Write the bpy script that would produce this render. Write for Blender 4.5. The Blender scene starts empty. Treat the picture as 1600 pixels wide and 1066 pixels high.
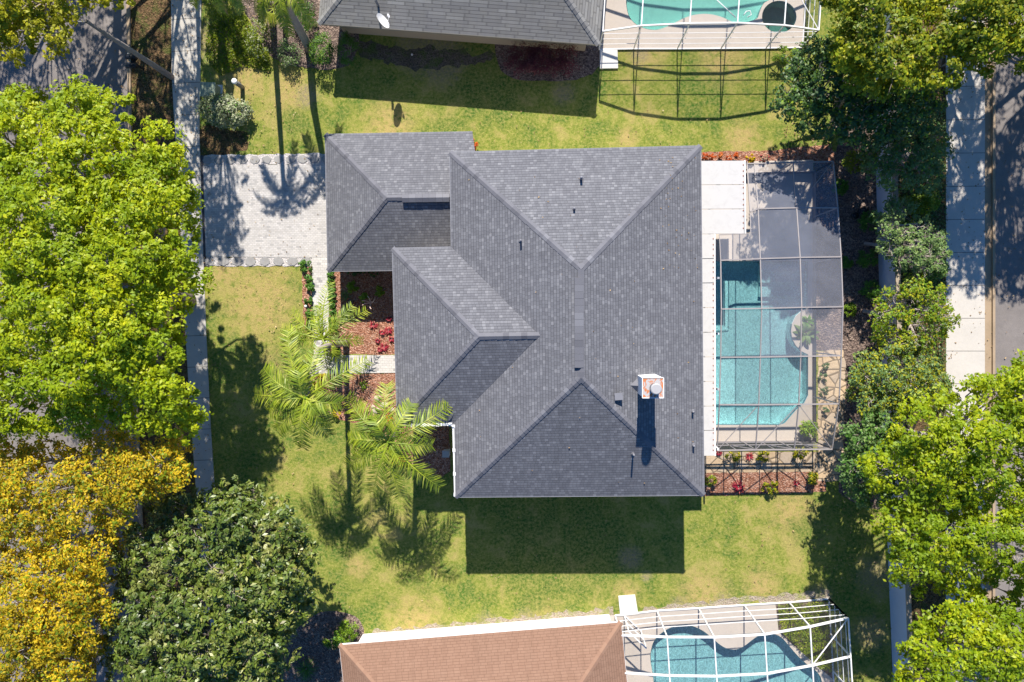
import bpy, bmesh, math, random
import numpy as np
from mathutils import Vector, Matrix, Quaternion, noise
from mathutils.geometry import tessellate_polygon
R = math.radians
random.seed(7)
RNG = np.random.default_rng(11)
scene = bpy.context.scene
# ------------------------------------------------------------------ camera, sky, sun, exposure
H = 38.0                                   # drone height above the lawn
FPX = 1067.0                               # focal length in photo pixels (1600 wide)
CX, CY = 800.0, 533.0
NAD = (850.0, 502.0)                       # the point straight below the drone
dn = Vector(((NAD[0]-CX)/FPX, -(NAD[1]-CY)/FPX, -1)).normalized()
CQ = dn.rotation_difference(Vector((0, 0, -1)))
cam_d = bpy.data.cameras.new('camera'); cam = bpy.data.objects.new('camera', cam_d)
scene.collection.objects.link(cam); scene.camera = cam
cam_d.sensor_fit = 'HORIZONTAL'; cam_d.sensor_width = 36.0; cam_d.lens = 36.0*FPX/1600.0
cam_d.clip_start = 0.5; cam_d.clip_end = 2000.0
cam.rotation_mode = 'QUATERNION'; cam.rotation_quaternion = CQ; cam.location = (0, 0, H)
SUN_EL, SUN_AZ = R(40.5), R(-0.5)          # sun stands to the north (+Y); shadows fall south
world = bpy.data.worlds.new("World"); scene.world = world; world.use_nodes = True
wn = world.node_tree; wn.nodes.clear()
sky = wn.nodes.new('ShaderNodeTexSky'); sky.sky_type = 'NISHITA'; sky.sun_disc = False
sky.sun_elevation = SUN_EL; sky.sun_rotation = 0.0; sky.air_density = 1.0; sky.dust_density = 0.0; sky.ozone_density = 5.0
bg = wn.nodes.new('ShaderNodeBackground'); bg.inputs[1].default_value = 0.072
wo = wn.nodes.new('ShaderNodeOutputWorld')
tnt = wn.nodes.new('ShaderNodeMix'); tnt.data_type = 'RGBA'; tnt.blend_type = 'MULTIPLY'; tnt.inputs[0].default_value = 1.0
tnt.inputs[7].default_value = (0.50, 0.84, 1.12, 1)                 # tints only the sky, so the fill light in shadows turns bluer
wn.links.new(sky.outputs[0], tnt.inputs[6]); wn.links.new(tnt.outputs[2], bg.inputs[0]); wn.links.new(bg.outputs[0], wo.inputs[0])
sl = bpy.data.lights.new('sun', 'SUN'); sl.energy = 4.6; sl.angle = R(0.55); sl.color = (1.0, 0.94, 0.85)
so = bpy.data.objects.new('sun', sl); scene.collection.objects.link(so)
sdir = Vector((math.sin(SUN_AZ)*math.cos(SUN_EL), math.cos(SUN_AZ)*math.cos(SUN_EL), math.sin(SUN_EL)))
so.rotation_mode = 'QUATERNION'; so.rotation_quaternion = sdir.to_track_quat('Z', 'Y'); so.location = (0, 40, 60)
scene.view_settings.view_transform = 'Standard'; scene.view_settings.look = 'None'
scene.view_settings.exposure = 0.92; scene.view_settings.gamma = 1.0
scene.render.engine = 'CYCLES'
scene.cycles.transparent_max_bounces = 24; scene.cycles.max_bounces = 8
# ------------------------------------------------------------------ coordinates
def at(u, v, z=0.0):
    """world point at height z seen at photo pixel (u, v)"""
    d = CQ @ Vector(((u-CX)/FPX, -(v-CY)/FPX, -1.0))
    t = (z-H)/d.z
    return Vector((d.x*t, d.y*t, z))
def gp(u, v, z=0.0):
    """point z above the ground pixel (u, v)"""
    p = at(u, v, 0); p.z = z; return p
def mpp(z=0.0): return (H-z)/FPX
# ------------------------------------------------------------------ object helpers
COL = scene.collection
def link(name, me, mat, parent=None):
    o = bpy.data.objects.new(name, me); COL.objects.link(o)
    if mat is not None:
        for m in (mat if isinstance(mat, (list, tuple)) else [mat]): me.materials.append(m)
    if parent is not None:
        o.parent = parent; o.matrix_parent_inverse = Matrix.Identity(4)
        o.location = -Vector(parent.get('base', (0, 0, 0)))
    return o
def tag(o, label=None, cat=None, group=None, kind=None):
    if label: o['label'] = label
    if cat: o['category'] = cat
    if group: o['group'] = group
    if kind: o['kind'] = kind
    return o
def thing(name, label, cat, loc, group=None):
    o = bpy.data.objects.new(name, None); COL.objects.link(o); o.location = loc
    o['base'] = (loc[0], loc[1], loc[2])
    o.empty_display_size = 0.3
    return tag(o, label, cat, group)
class MB:
    """collects shapes (world coordinates) into one mesh"""
    def __init__(s): s.v = []; s.f = []; s.uv = []; s.mi = []
    def add(s, vs, fs, uvs=None, mi=0):
        b = len(s.v); s.v += [tuple(p) for p in vs]
        for i, f in enumerate(fs):
            s.f.append([b+k for k in f]); s.mi.append(mi)
            s.uv.append(uvs[i] if uvs else None)
    def box(s, c, sx, sy, sz, rz=0.0, mi=0):
        M = Matrix.Rotation(rz, 3, 'Z'); c = Vector(c)
        vs = [c + M @ Vector((x*sx/2, y*sy/2, z*sz/2)) for z in (-1, 1) for y in (-1, 1) for x in (-1, 1)]
        s.add(vs, [(0, 2, 3, 1), (4, 5, 7, 6), (0, 1, 5, 4), (2, 6, 7, 3), (0, 4, 6, 2), (1, 3, 7, 5)], mi=mi)
    def bar(s, p, q, w, h=None, mi=0):
        p = Vector(p); q = Vector(q); d = q-p
        if d.length < 1e-6: return
        h = h or w; d.normalize(); up = Vector((0, 0, 1)) if abs(d.z) < 0.95 else Vector((1, 0, 0))
        a = d.cross(up).normalized(); b = a.cross(d).normalized()
        vs = [e + a*(i*w/2) + b*(j*h/2) for e in (p, q) for i, j in ((-1, -1), (1, -1), (1, 1), (-1, 1))]
        s.add(vs, [(0, 1, 2, 3), (7, 6, 5, 4), (0, 4, 5, 1), (1, 5, 6, 2), (2, 6, 7, 3), (3, 7, 4, 0)], mi=mi)
    def tube(s, pts, rs, n=8, cap=True, mi=0):
        pts = [Vector(p) for p in pts]; rings = []; b = len(s.v); vs = []
        for i, p in enumerate(pts):
            d = (pts[min(i+1, len(pts)-1)]-pts[max(i-1, 0)]).normalized()
            up = Vector((0, 0, 1)) if abs(d.z) < 0.9 else Vector((1, 0, 0))
            a = d.cross(up).normalized(); c = a.cross(d)
            r = rs[i] if isinstance(rs, (list, tuple)) else rs
            for k in range(n):
                t = 2*math.pi*k/n; vs.append(p + a*(r*math.cos(t)) + c*(r*math.sin(t)))
        fs = []
        for i in range(len(pts)-1):
            for k in range(n):
                fs.append((i*n+k, i*n+(k+1) % n, (i+1)*n+(k+1) % n, (i+1)*n+k))
        if cap: fs += [tuple(range(n))[::-1], tuple((len(pts)-1)*n+k for k in range(n))]
        s.add(vs, fs, mi=mi)
    def prism(s, pts, z0, z1, mi=0, bottom=True):
        n = len(pts); P = [(p[0], p[1]) for p in pts]
        area = sum(P[i][0]*P[(i+1) % n][1]-P[(i+1) % n][0]*P[i][1] for i in range(n))
        if area < 0: P = P[::-1]
        vs = [(x, y, z0) for x, y in P] + [(x, y, z1) for x, y in P]
        fs = [tuple(range(n, 2*n))] + [(i, (i+1) % n, n+(i+1) % n, n+i) for i in range(n)]
        if bottom: fs.append(tuple(range(n))[::-1])
        s.add(vs, fs, mi=mi)
    def sphere(s, c, r, nu=12, nv=7, sc=(1, 1, 1), mi=0, half=False):
        c = Vector(c); vs = []; fs = []
        lo = 0 if half else -math.pi/2
        for j in range(nv+1):
            ph = lo + (math.pi/2-lo)*j/nv
            for i in range(nu):
                th = 2*math.pi*i/nu
                vs.append(c + Vector((r*sc[0]*math.cos(ph)*math.cos(th), r*sc[1]*math.cos(ph)*math.sin(th), r*sc[2]*math.sin(ph))))
        for j in range(nv):
            for i in range(nu):
                fs.append((j*nu+i, j*nu+(i+1) % nu, (j+1)*nu+(i+1) % nu, (j+1)*nu+i))
        s.add(vs, fs, mi=mi)
    def build(s, name, mat, parent=None, smooth=False):
        me = bpy.data.meshes.new(name); me.from_pydata(s.v, [], s.f); 
        if any(u is not None for u in s.uv):
            uvl = me.uv_layers.new(name='UVMap'); k = 0
            for f, u in zip(s.f, s.uv):
                for j in range(len(f)):
                    uvl.data[k].uv = u[j] if u else (0, 0); k += 1
        o = link(name, me, mat, parent)
        for p, m in zip(me.polygons, s.mi): p.material_index = m; p.use_smooth = smooth
        me.update(); return o
def ragged(pts, step=.22, amp=.05):
    out = []; n = len(pts)
    for i in range(n):
        a, b = Vector(pts[i]), Vector(pts[(i+1) % n]); L = (b-a).length; k = max(1, int(L/step)) if L < 60 else 1
        for j in range(k):
            p = a.lerp(b, j/k); q = noise.noise_vector(Vector((p.x*3.1, p.y*3.1, 1.7)))
            out.append(Vector((p.x+q.x*amp*2, p.y+q.y*amp*2, 0)))
    return out
def sheet(name, pts, z, mat, kind='structure', parent=None, holes=()):
    if name in ('mulch_bed', 'garden_bed', 'rock_bed', 'pebble_strip', 'flagstone_path'): pts = ragged(pts)
    bm = bmesh.new(); es = []
    for loop in [pts]+list(holes):
        vs = [bm.verts.new((p[0], p[1], z)) for p in loop]
        es += [bm.edges.new((vs[i], vs[(i+1) % len(vs)])) for i in range(len(vs))]
    bmesh.ops.triangle_fill(bm, use_beauty=True, use_dissolve=False, edges=es)
    for f in bm.faces:
        if f.normal.z < 0: f.normal_flip()
    me = bpy.data.meshes.new(name); bm.to_mesh(me); bm.free()
    o = link(name, me, mat, parent)
    if kind and not parent: o['kind'] = kind
    return o
def slab(name, pts, z0, z1, mat, kind='structure', parent=None):
    m = MB(); m.prism(pts, z0, z1); o = m.build(name, mat, parent)
    if kind and not parent: o['kind'] = kind
    return o
def smoothloop(pts, n=6):
    out = []; N = len(pts)
    for i in range(N):
        p0, p1, p2, p3 = (Vector(pts[(i+k-1) % N]) for k in range(4))
        for j in range(n):
            t = j/n
            out.append(0.5*((2*p1)+(-p0+p2)*t+(2*p0-5*p1+4*p2-p3)*t*t+(-p0+3*p1-3*p2+p3)*t*t*t))
    return out
# ------------------------------------------------------------------ materials
class N:
    def __init__(s, name):
        s.m = bpy.data.materials.new(name); s.m.use_nodes = True; s.t = s.m.node_tree; s.t.nodes.clear()
        s.out = s.t.nodes.new('ShaderNodeOutputMaterial')
    def n(s, ty, ins=None, **kw):
        nd = s.t.nodes.new(ty)
        for k, v in kw.items(): setattr(nd, k, v)
        for k, v in (ins or {}).items(): s.set(nd, k, v)
        return nd
    def set(s, nd, k, v):
        inp = nd.inputs[k]
        if isinstance(v, bpy.types.NodeSocket): s.t.links.new(v, inp)
        elif isinstance(v, bpy.types.Node): s.t.links.new(v.outputs[0], inp)
        else:
            if isinstance(v, tuple) and len(v) == 3 and inp.type == 'RGBA': v = v+(1,)
            inp.default_value = v
    def obj(s): return s.n('ShaderNodeNewGeometry').outputs['Position']
    def noise(s, scale, det=4, rough=0.55, vec=None, dist=0.0):
        return s.n('ShaderNodeTexNoise', {'Vector': vec or s.obj(), 'Scale': scale, 'Detail': det, 'Roughness': rough, 'Distortion': dist}).outputs[0]
    def ramp(s, f, stops):
        nd = s.n('ShaderNodeValToRGB', {0: f}); cr = nd.color_ramp
        while len(cr.elements) < len(stops): cr.elements.new(0.5)
        for e, (p, c) in zip(cr.elements, stops):
            e.position = p; e.color = (c if isinstance(c, tuple) else (c, c, c))+(1,)
        return nd.outputs[0]
    def mix(s, f, a, b, mode='MIX'):
        nd = s.n('ShaderNodeMix', data_type='RGBA', blend_type=mode)
        s.set(nd, 0, f); s.set(nd, 6, a); s.set(nd, 7, b); return nd.outputs[2]
    def math(s, op, a, b=0.0, c=0.0, clamp=False):
        nd = s.n('ShaderNodeMath', operation=op, use_clamp=clamp); s.set(nd, 0, a); s.set(nd, 1, b); s.set(nd, 2, c); return nd.outputs[0]
    def bump(s, h, strength=0.5, dist=0.02):
        return s.n('ShaderNodeBump', {'Height': h, 'Strength': strength, 'Distance': dist}).outputs[0]
    def spot(s, u, v, r1, r0=0.0, amp=0.35, sc=2.5):
        """1 inside a ragged round patch at ground pixel (u, v), radius r1 px"""
        c = at(u, v, 0); k = mpp()
        d = s.n('ShaderNodeVectorMath', {0: s.obj(), 1: (c.x, c.y, 0)}, operation='DISTANCE').outputs['Value']
        d = s.math('MULTIPLY_ADD', s.noise(sc, 4, 0.65), -amp*2*r1*k, d)
        d = s.math('ADD', d, amp*r1*k)
        return s.n('ShaderNodeMapRange', {0: d, 1: r1*k, 2: r0*k, 3: 0.0, 4: 1.0}, interpolation_type='SMOOTHSTEP').outputs[0]
    def pr(s, col, rough=0.8, spec=0.3, normal=None, metal=0.0, **kw):
        ins = {'Base Color': col, 'Roughness': rough, 'Specular IOR Level': spec, 'Metallic': metal}
        if normal is not None: ins['Normal'] = normal
        ins.update(kw)
        return s.n('ShaderNodeBsdfPrincipled', ins)
    def done(s, sh): s.t.links.new(sh.outputs[0] if isinstance(sh, bpy.types.Node) else sh, s.out.inputs[0]); return s.m
def plain(name, col, rough=0.6, spec=0.3, metal=0.0, var=0.12, sc=3.0):
    m = N(name); c = m.mix(m.noise(sc, 5), tuple(x*(1-var) for x in col), tuple(min(1, x*(1+var)) for x in col))
    return m.done(m.pr(c, rough, spec, metal=metal))
def shingle(name, base, light, dark, course=0.145, tab=0.22, lightamt=0.16, warm=None, bstr=0.9):
    m = N(name); uv = m.n('ShaderNodeUVMap').outputs[0]
    sp = m.n('ShaderNodeSeparateXYZ', {0: uv})
    v = m.math('DIVIDE', sp.outputs[1], course); row = m.math('FLOOR', v); fv = m.math('FRACT', v)
    wnr = m.n('ShaderNodeTexWhiteNoise', {'W': row}, noise_dimensions='1D').outputs[0]
    u = m.math('ADD', m.math('DIVIDE', sp.outputs[0], tab), m.math('MULTIPLY', wnr, 7.3))
    cu = m.math('FLOOR', u); fu = m.math('FRACT', u)
    cell = m.n('ShaderNodeCombineXYZ', {0: cu, 1: row, 2: 0.0}).outputs[0]
    wv = m.n('ShaderNodeTexWhiteNoise', {'Vector': cell}, noise_dimensions='3D').outputs[0]
    c = m.ramp(wv, [(0.0, dark), (0.35, tuple((x+y)/2 for x, y in zip(dark, base))), (0.7, base), (1-lightamt*0.5, tuple(x*.55+y*.45 for x, y in zip(base, light))), (1.0, light)])
    big = m.noise(0.5, 3); c = m.mix(m.math('MULTIPLY', big, 0.35), c, tuple(x*0.78 for x in base))
    if warm: c = m.mix(m.ramp(m.noise(1.7, 5, 0.7), [(0.4, 0.0), (0.75, 0.45)]), c, warm)
    st = m.noise(1.1, 4, 0.6, vec=m.n('ShaderNodeMapping', {'Vector': uv, 'Scale': (2.2, 0.25, 1.0)}).outputs[0])
    c = m.mix(m.ramp(st, [(0.48, 0.0), (0.72, 0.30)]), c, tuple(x*0.55 for x in base))
    g = m.noise(60, 2); c = m.mix(m.math('MULTIPLY', g, 0.35), c, tuple(x*0.6 for x in base))
    gap = m.math('GREATER_THAN', fv, 0.86)
    gapu = m.math('MULTIPLY', m.math('LESS_THAN', fu, 0.09), 0.55)
    edge = m.math('MAXIMUM', gap, gapu)
    c = m.mix(m.math('MULTIPLY', edge, 0.62), c, tuple(x*0.35 for x in dark))
    h = m.math('SUBTRACT', m.math('SUBTRACT', 1.0, fv), m.math('MULTIPLY', edge, 0.5))
    h = m.math('MULTIPLY_ADD', wv, 0.3, h)
    return m.done(m.pr(c, 0.92, 0.12, m.bump(h, bstr, 0.012)))
# --- ground
def grass_mat():
    m = N('lawn_grass')
    big = m.noise(0.28, 5, 0.6); mid = m.noise(1.1, 6, 0.7, dist=0.6); fine = m.noise(6.5, 6, 0.8); tiny = m.noise(38, 3, 0.7)
    g1 = (0.062, 0.160, 0.022); g2 = (0.228, 0.278, 0.044)
    f = m.math('ADD', m.math('MULTIPLY', big, 0.50), m.math('MULTIPLY', mid, 0.56))
    c = m.ramp(f, [(0.45, g1), (0.51, (0.155, 0.220, 0.032)), (0.56, g2), (0.64, (0.42, 0.35, 0.12))])
    # dry edge along paths, bare soil patches: real wear with a place of its own
    dry = m.spot(405, 470, 95, 20, 0.5)
    for a in ((350, 420, 60, 10), (610, 195, 60, 10), (1190, 915, 42, 5), (560, 885, 30, 4), (455, 140, 50, 12), (375, 125, 50, 20),
              (850, 975, 60, 10), (650, 975, 70, 10), (1100, 925, 60, 8), (980, 925, 30, 4), (1240, 800, 55, 10), (980, 215, 25, 4),
              (1130, 90, 60, 8), (1010, 88, 45, 6), (1160, 215, 40, 6), (430, 570, 40, 8)):
        dry = m.math('MAXIMUM', dry, m.spot(*a, 0.5))
    c = m.mix(m.math('MULTIPLY', dry, m.ramp(m.noise(2.6, 5, 0.75), [(0.40, 0.15), (0.52, 1.0)])), c, (0.50, 0.36, 0.15))
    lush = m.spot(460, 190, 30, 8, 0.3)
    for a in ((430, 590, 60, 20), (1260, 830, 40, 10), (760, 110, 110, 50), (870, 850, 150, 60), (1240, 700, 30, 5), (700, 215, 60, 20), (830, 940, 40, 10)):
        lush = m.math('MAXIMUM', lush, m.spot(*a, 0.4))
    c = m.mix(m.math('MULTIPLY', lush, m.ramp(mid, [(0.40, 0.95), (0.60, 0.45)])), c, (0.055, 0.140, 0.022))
    soil = m.spot(985, 872, 26, 8, 0.6, 4.0)
    for a in ((1010, 900, 12, 3), (690, 92, 50, 20), (660, 75, 55, 25), (860, 85, 40, 10), (760, 975, 26, 4), (820, 968, 22, 4),
              (1060, 948, 22, 4), (1130, 942, 22, 4), (340, 65, 45, 20), (480, 150, 26, 8), (1280, 930, 26, 6), (1360, 990, 40, 10),
              (1370, 900, 46, 10), (1000, 85, 20, 4), (880, 145, 26, 4)):
        soil = m.math('MAXIMUM', soil, m.spot(*a, 0.6, 4.0))
    c = m.mix(m.math('MULTIPLY', soil, m.ramp(m.noise(7, 5, 0.8), [(0.30, 0.2), (0.6, 0.95)])), c, (0.34, 0.26, 0.19))
    c = m.mix(m.ramp(fine, [(0.42, 0.0), (0.64, 0.75)]), c, (0.53, 0.45, 0.14))
    c = m.mix(m.ramp(tiny, [(0.36, 0.70), (0.53, 0.0)]), c, (0.035, 0.075, 0.012))
    h = m.math('ADD', m.math('MULTIPLY', tiny, 0.7), m.math('MULTIPLY', fine, 0.8))
    return m.done(m.pr(c, 0.95, 0.05, m.bump(h, 0.9, 0.06)))
def litter_mat(name, cols, sc=16, green=None):
    m = N(name)
    vo = m.n('ShaderNodeTexVoronoi', {'Vector': m.obj(), 'Scale': sc, 'Randomness': 1.0}, feature='F1')
    c = m.ramp(m.n('ShaderNodeSeparateColor', {0: vo.outputs['Color']}).outputs[0], [(i/(len(cols)-1), x) for i, x in enumerate(cols)])
    c = m.mix(m.ramp(m.noise(sc*1.7, 4, 0.7), [(0.35, 0.7), (0.6, 0.0)]), c, tuple(x*0.3 for x in cols[0]))
    c = m.mix(m.ramp(m.noise(0.7, 4), [(0.4, 0.0), (0.7, 0.5)]), c, tuple(x*0.55 for x in cols[1]))
    if green: c = m.mix(m.ramp(m.noise(1.3, 5, 0.7), [(0.5, 0.0), (0.62, 0.8)]), c, green)
    return m.done(m.pr(c, 0.95, 0.08, m.bump(vo.outputs['Distance'], 0.9, 0.05)))
def paver_mat(name, c1, c2, c3, w=0.2, h=0.1, grout=(0.3, 0.28, 0.25)):
    m = N(name)
    mp = m.n('ShaderNodeMapping', {'Vector': m.obj(), 'Rotation': (0, 0, R(1))})
    b = m.n('ShaderNodeTexBrick', {'Vector': mp.outputs[0], 'Color1': c1, 'Color2': c2, 'Mortar': grout, 'Scale': 1.0, 'Mortar Size': 0.007,
             'Bias': 0.0, 'Brick Width': w, 'Row Height': h, 'Mortar Smooth': 0.2}, offset=0.5)
    b2 = m.n('ShaderNodeTexBrick', {'Vector': mp.outputs[0], 'Color1': (0, 0, 0), 'Color2': (1, 1, 1), 'Mortar': (0, 0, 0), 'Scale': 1.0, 'Mortar Size': 0.0,
             'Brick Width': w, 'Row Height': h}, offset=0.5)
    c = m.mix(m.ramp(b2.outputs[0], [(0.86, 0.0), (0.95, 0.75)]), b.outputs[0], c3)
    c = m.mix(m.ramp(m.noise(1.4, 5, 0.7), [(0.42, 0.0), (0.7, 0.35)]), c, tuple(x*0.72 for x in c1))
    tr = m.noise(1.0, 4, 0.6, vec=m.n('ShaderNodeMapping', {'Vector': m.obj(), 'Scale': (0.12, 1.3, 1.0)}).outputs[0])
    c = m.mix(m.ramp(tr, [(0.5, 0.0), (0.7, 0.35)]), c, tuple(x*0.6 for x in c1))
    c = m.mix(m.ramp(m.noise(30, 3), [(0.35, 0.25), (0.6, 0.0)]), c, tuple(x*0.6 for x in c2))
    return m.done(m.pr(c, 0.85, 0.2, m.bump(b.outputs[1], -0.4, 0.01)))
def concrete_mat(name, col, joint=None, jy0=0.0, stain=0.35, rot=0.0):
    m = N(name)
    c = m.mix(m.ramp(m.noise(0.9, 6, 0.7), [(0.4, 0.0), (0.75, stain)]), col, tuple(x*0.6 for x in col))
    c = m.mix(m.ramp(m.noise(9, 5, 0.75), [(0.45, 0.0), (0.7, 0.25)]), c, tuple(x*0.65 for x in col))
    c = m.mix(m.ramp(m.noise(70, 2), [(0.4, 0.2), (0.6, 0.0)]), c, tuple(x*0.6 for x in col))
    if joint:
        sp = m.n('ShaderNodeSeparateXYZ', {0: m.n('ShaderNodeMapping', {'Vector': m.obj(), 'Rotation': (0, 0, rot)}).outputs[0]})
        y = m.math('FRACT', m.math('DIVIDE', m.math('SUBTRACT', sp.outputs[1], jy0), joint))
        j = m.math('LESS_THAN', y, 0.035/joint)
        c = m.mix(m.math('MULTIPLY', j, 0.75), c, (0.05, 0.045, 0.04))
    return m.done(m.pr(c, 0.88, 0.2, m.bump(m.noise(50, 4), 0.15, 0.01)))
def asphalt_mat():
    m = N('asphalt')
    c = m.mix(m.ramp(m.noise(0.6, 6, 0.7), [(0.35, 0.0), (0.7, 1.0)]), (0.21, 0.185, 0.172), (0.30, 0.265, 0.245))
    c = m.mix(m.ramp(m.noise(55, 3, 0.8), [(0.4, 0.45), (0.65, 0.0)]), c, (0.10, 0.095, 0.09))
    return m.done(m.pr(c, 0.93, 0.15, m.bump(m.noise(90, 3), 0.4, 0.01)))
def leaf_mat(name, c1, c2, c3, spec=0.35, trans=0.35, rough=0.5, sc=0.45):
    m = N(name); g = m.n('ShaderNodeNewGeometry')
    c = m.ramp(g.outputs['Random Per Island'], [(0.0, (c1[0]*.5+.13, c1[1]*.5+.09, c1[2]*.5+.04)), (0.05, c1), (0.45, c2), (0.85, c2), (1.0, c3)])
    c = m.mix(m.ramp(m.noise(sc, 4), [(0.40, 0.0), (0.60, 0.70)]), c, c1)
    c = m.mix(m.ramp(m.noise(sc*1.7, 3, 0.6, dist=0.5), [(0.56, 0.0), (0.68, 0.45)]), c, c3)
    p = m.pr(c, rough, spec)
    t = m.n('ShaderNodeBsdfTranslucent', {'Color': m.mix(0.5, c, c3)})
    return m.done(m.n('ShaderNodeMixShader', {0: trans, 1: p.outputs[0], 2: t.outputs[0]}))
def bark_mat(name, col):
    m = N(name); c = m.mix(m.noise(6, 6, 0.75), tuple(x*0.55 for x in col), tuple(x*1.3 for x in col))
    return m.done(m.pr(c, 0.9, 0.15, m.bump(m.noise(14, 5), 0.7, 0.03)))
def screen_mat(name, a, col):
    m = N(name)
    d = m.n('ShaderNodeBsdfDiffuse', {'Color': m.mix(m.noise(1.2, 4), tuple(x*0.85 for x in col), col)})
    t = m.n('ShaderNodeBsdfTransparent')
    f = m.math('MULTIPLY_ADD', m.ramp(m.noise(0.8, 6, 0.75, dist=0.6), [(0.3, 0.0), (0.7, 1.0)]), a*0.35, a*0.72)
    return m.done(m.n('ShaderNodeMixShader', {0: f, 1: t.outputs[0], 2: d.outputs[0]}))
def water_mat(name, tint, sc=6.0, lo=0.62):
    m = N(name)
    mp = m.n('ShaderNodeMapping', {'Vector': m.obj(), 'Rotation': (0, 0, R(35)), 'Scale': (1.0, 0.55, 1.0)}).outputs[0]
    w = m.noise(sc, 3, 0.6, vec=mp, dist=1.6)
    # caustic light lines painted by noise into the transparent tint
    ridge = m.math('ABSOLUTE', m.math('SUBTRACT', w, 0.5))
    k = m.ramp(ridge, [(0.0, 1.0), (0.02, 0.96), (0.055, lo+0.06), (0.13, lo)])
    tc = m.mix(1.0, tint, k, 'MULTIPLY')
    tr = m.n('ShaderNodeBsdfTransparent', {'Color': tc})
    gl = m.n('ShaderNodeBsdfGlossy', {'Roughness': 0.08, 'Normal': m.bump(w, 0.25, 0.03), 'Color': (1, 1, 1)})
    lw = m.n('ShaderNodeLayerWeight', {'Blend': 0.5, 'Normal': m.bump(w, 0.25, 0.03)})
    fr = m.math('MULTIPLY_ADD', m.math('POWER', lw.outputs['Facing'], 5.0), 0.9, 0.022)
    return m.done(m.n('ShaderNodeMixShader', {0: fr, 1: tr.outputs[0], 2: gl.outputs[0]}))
M = {}
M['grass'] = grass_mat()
M['verge'] = litter_mat('verge_litter', [(0.07, 0.045, 0.025), (0.15, 0.095, 0.05), (0.26, 0.165, 0.085), (0.10, 0.095, 0.035)], 12, (0.07, 0.095, 0.022))
M['mulch_red'] = litter_mat('red_mulch', [(0.22, 0.085, 0.05), (0.41, 0.19, 0.12), (0.55, 0.28, 0.185), (0.72, 0.49, 0.37)], 15)
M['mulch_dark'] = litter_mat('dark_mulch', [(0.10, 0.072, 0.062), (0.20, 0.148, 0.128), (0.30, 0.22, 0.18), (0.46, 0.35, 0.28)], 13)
M['pebble'] = litter_mat('white_pebbles', [(0.62, 0.56, 0.53), (0.74, 0.69, 0.66), (0.84, 0.79, 0.76), (0.9, 0.86, 0.83)], 22)
M['soil'] = litter_mat('sandy_soil', [(0.34, 0.27, 0.20), (0.46, 0.38, 0.30), (0.55, 0.47, 0.39), (0.36, 0.33, 0.16)], 14, (0.24, 0.26, 0.07))
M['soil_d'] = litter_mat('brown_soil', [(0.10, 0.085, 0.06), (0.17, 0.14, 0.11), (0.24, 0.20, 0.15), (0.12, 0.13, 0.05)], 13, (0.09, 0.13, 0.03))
M['paver'] = paver_mat('driveway_pavers', (0.47, 0.445, 0.425), (0.60, 0.57, 0.545), (0.30, 0.29, 0.285))
M['walk'] = paver_mat('walkway_pavers', (0.55, 0.52, 0.49), (0.66, 0.63, 0.59), (0.20, 0.19, 0.19), 0.21, 0.14)
M['sidewalk'] = concrete_mat('sidewalk_concrete', (0.52, 0.49, 0.44), 1.78, at(300, 61).y, rot=R(-2))
M['sidewalk_w'] = concrete_mat('bright_sidewalk_concrete', (0.57, 0.53, 0.475), (at(1507, 292).y-at(1507, 498).y)/4, at(1507, 292).y, 0.25)
M['curb'] = concrete_mat('curb_concrete', (0.40, 0.30, 0.20), stain=0.6)
M['deck'] = concrete_mat('pool_deck_concrete', (0.56, 0.49, 0.42), stain=0.2)
M['slab'] = concrete_mat('light_slab_concrete', (0.74, 0.72, 0.68), stain=0.15)
M['asphalt'] = asphalt_mat()
m = N('flagstone')
vo = m.n('ShaderNodeTexVoronoi', {'Vector': m.obj(), 'Scale': 1.7}, feature='DISTANCE_TO_EDGE'); vc = m.n('ShaderNodeTexVoronoi', {'Vector': m.obj(), 'Scale': 1.7})
fc = m.ramp(m.n('ShaderNodeSeparateColor', {0: vc.outputs['Color']}).outputs[0], [(0, (0.50, 0.36, 0.22)), (0.5, (0.62, 0.47, 0.31)), (1, (0.44, 0.36, 0.28))])
fc = m.mix(m.ramp(m.noise(8, 5, 0.7), [(0.4, 0.0), (0.7, 0.5)]), fc, (0.28, 0.21, 0.14))
fc = m.mix(m.ramp(vo.outputs[0], [(0.025, 1.0), (0.06, 0.0)]), fc, (0.22, 0.165, 0.11))
M['flag'] = m.done(m.pr(fc, 0.9, 0.15, m.bump(m.ramp(vo.outputs[0], [(0.02, 0.0), (0.08, 1.0)]), 0.6, 0.03)))
M['shingle'] = shingle('charcoal_shingles', (0.186, 0.187, 0.203), (0.272, 0.271, 0.286), (0.138, 0.138, 0.152), tab=0.17, lightamt=0.15)
M['shingle_n'] = shingle('grey_shingles', (0.25, 0.245, 0.235), (0.34, 0.335, 0.32), (0.19, 0.185, 0.18), 0.165, 0.95, 0.2, (0.26, 0.245, 0.2), 1.2)
M['shingle_s'] = shingle('terracotta_shingles', (0.295, 0.175, 0.120), (0.32, 0.193, 0.133), (0.27, 0.158, 0.108), 0.14, 0.34, 0.12, (0.33, 0.205, 0.145), 0.25)
m = N('cap_shingle'); g = m.n('ShaderNodeNewGeometry').outputs['Random Per Island']
cc = m.ramp(g, [(0, (0.125, 0.125, 0.14)), (0.15, (0.165, 0.164, 0.182)), (0.8, (0.185, 0.184, 0.202)), (1, (0.24, 0.24, 0.26))])
M['cap'] = m.done(m.pr(m.mix(m.math('MULTIPLY', m.noise(60, 2), 0.4), cc, (0.07, 0.07, 0.08)), 0.92, 0.12))
m = N('cap_light'); g = m.n('ShaderNodeNewGeometry').outputs['Random Per Island']
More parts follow.
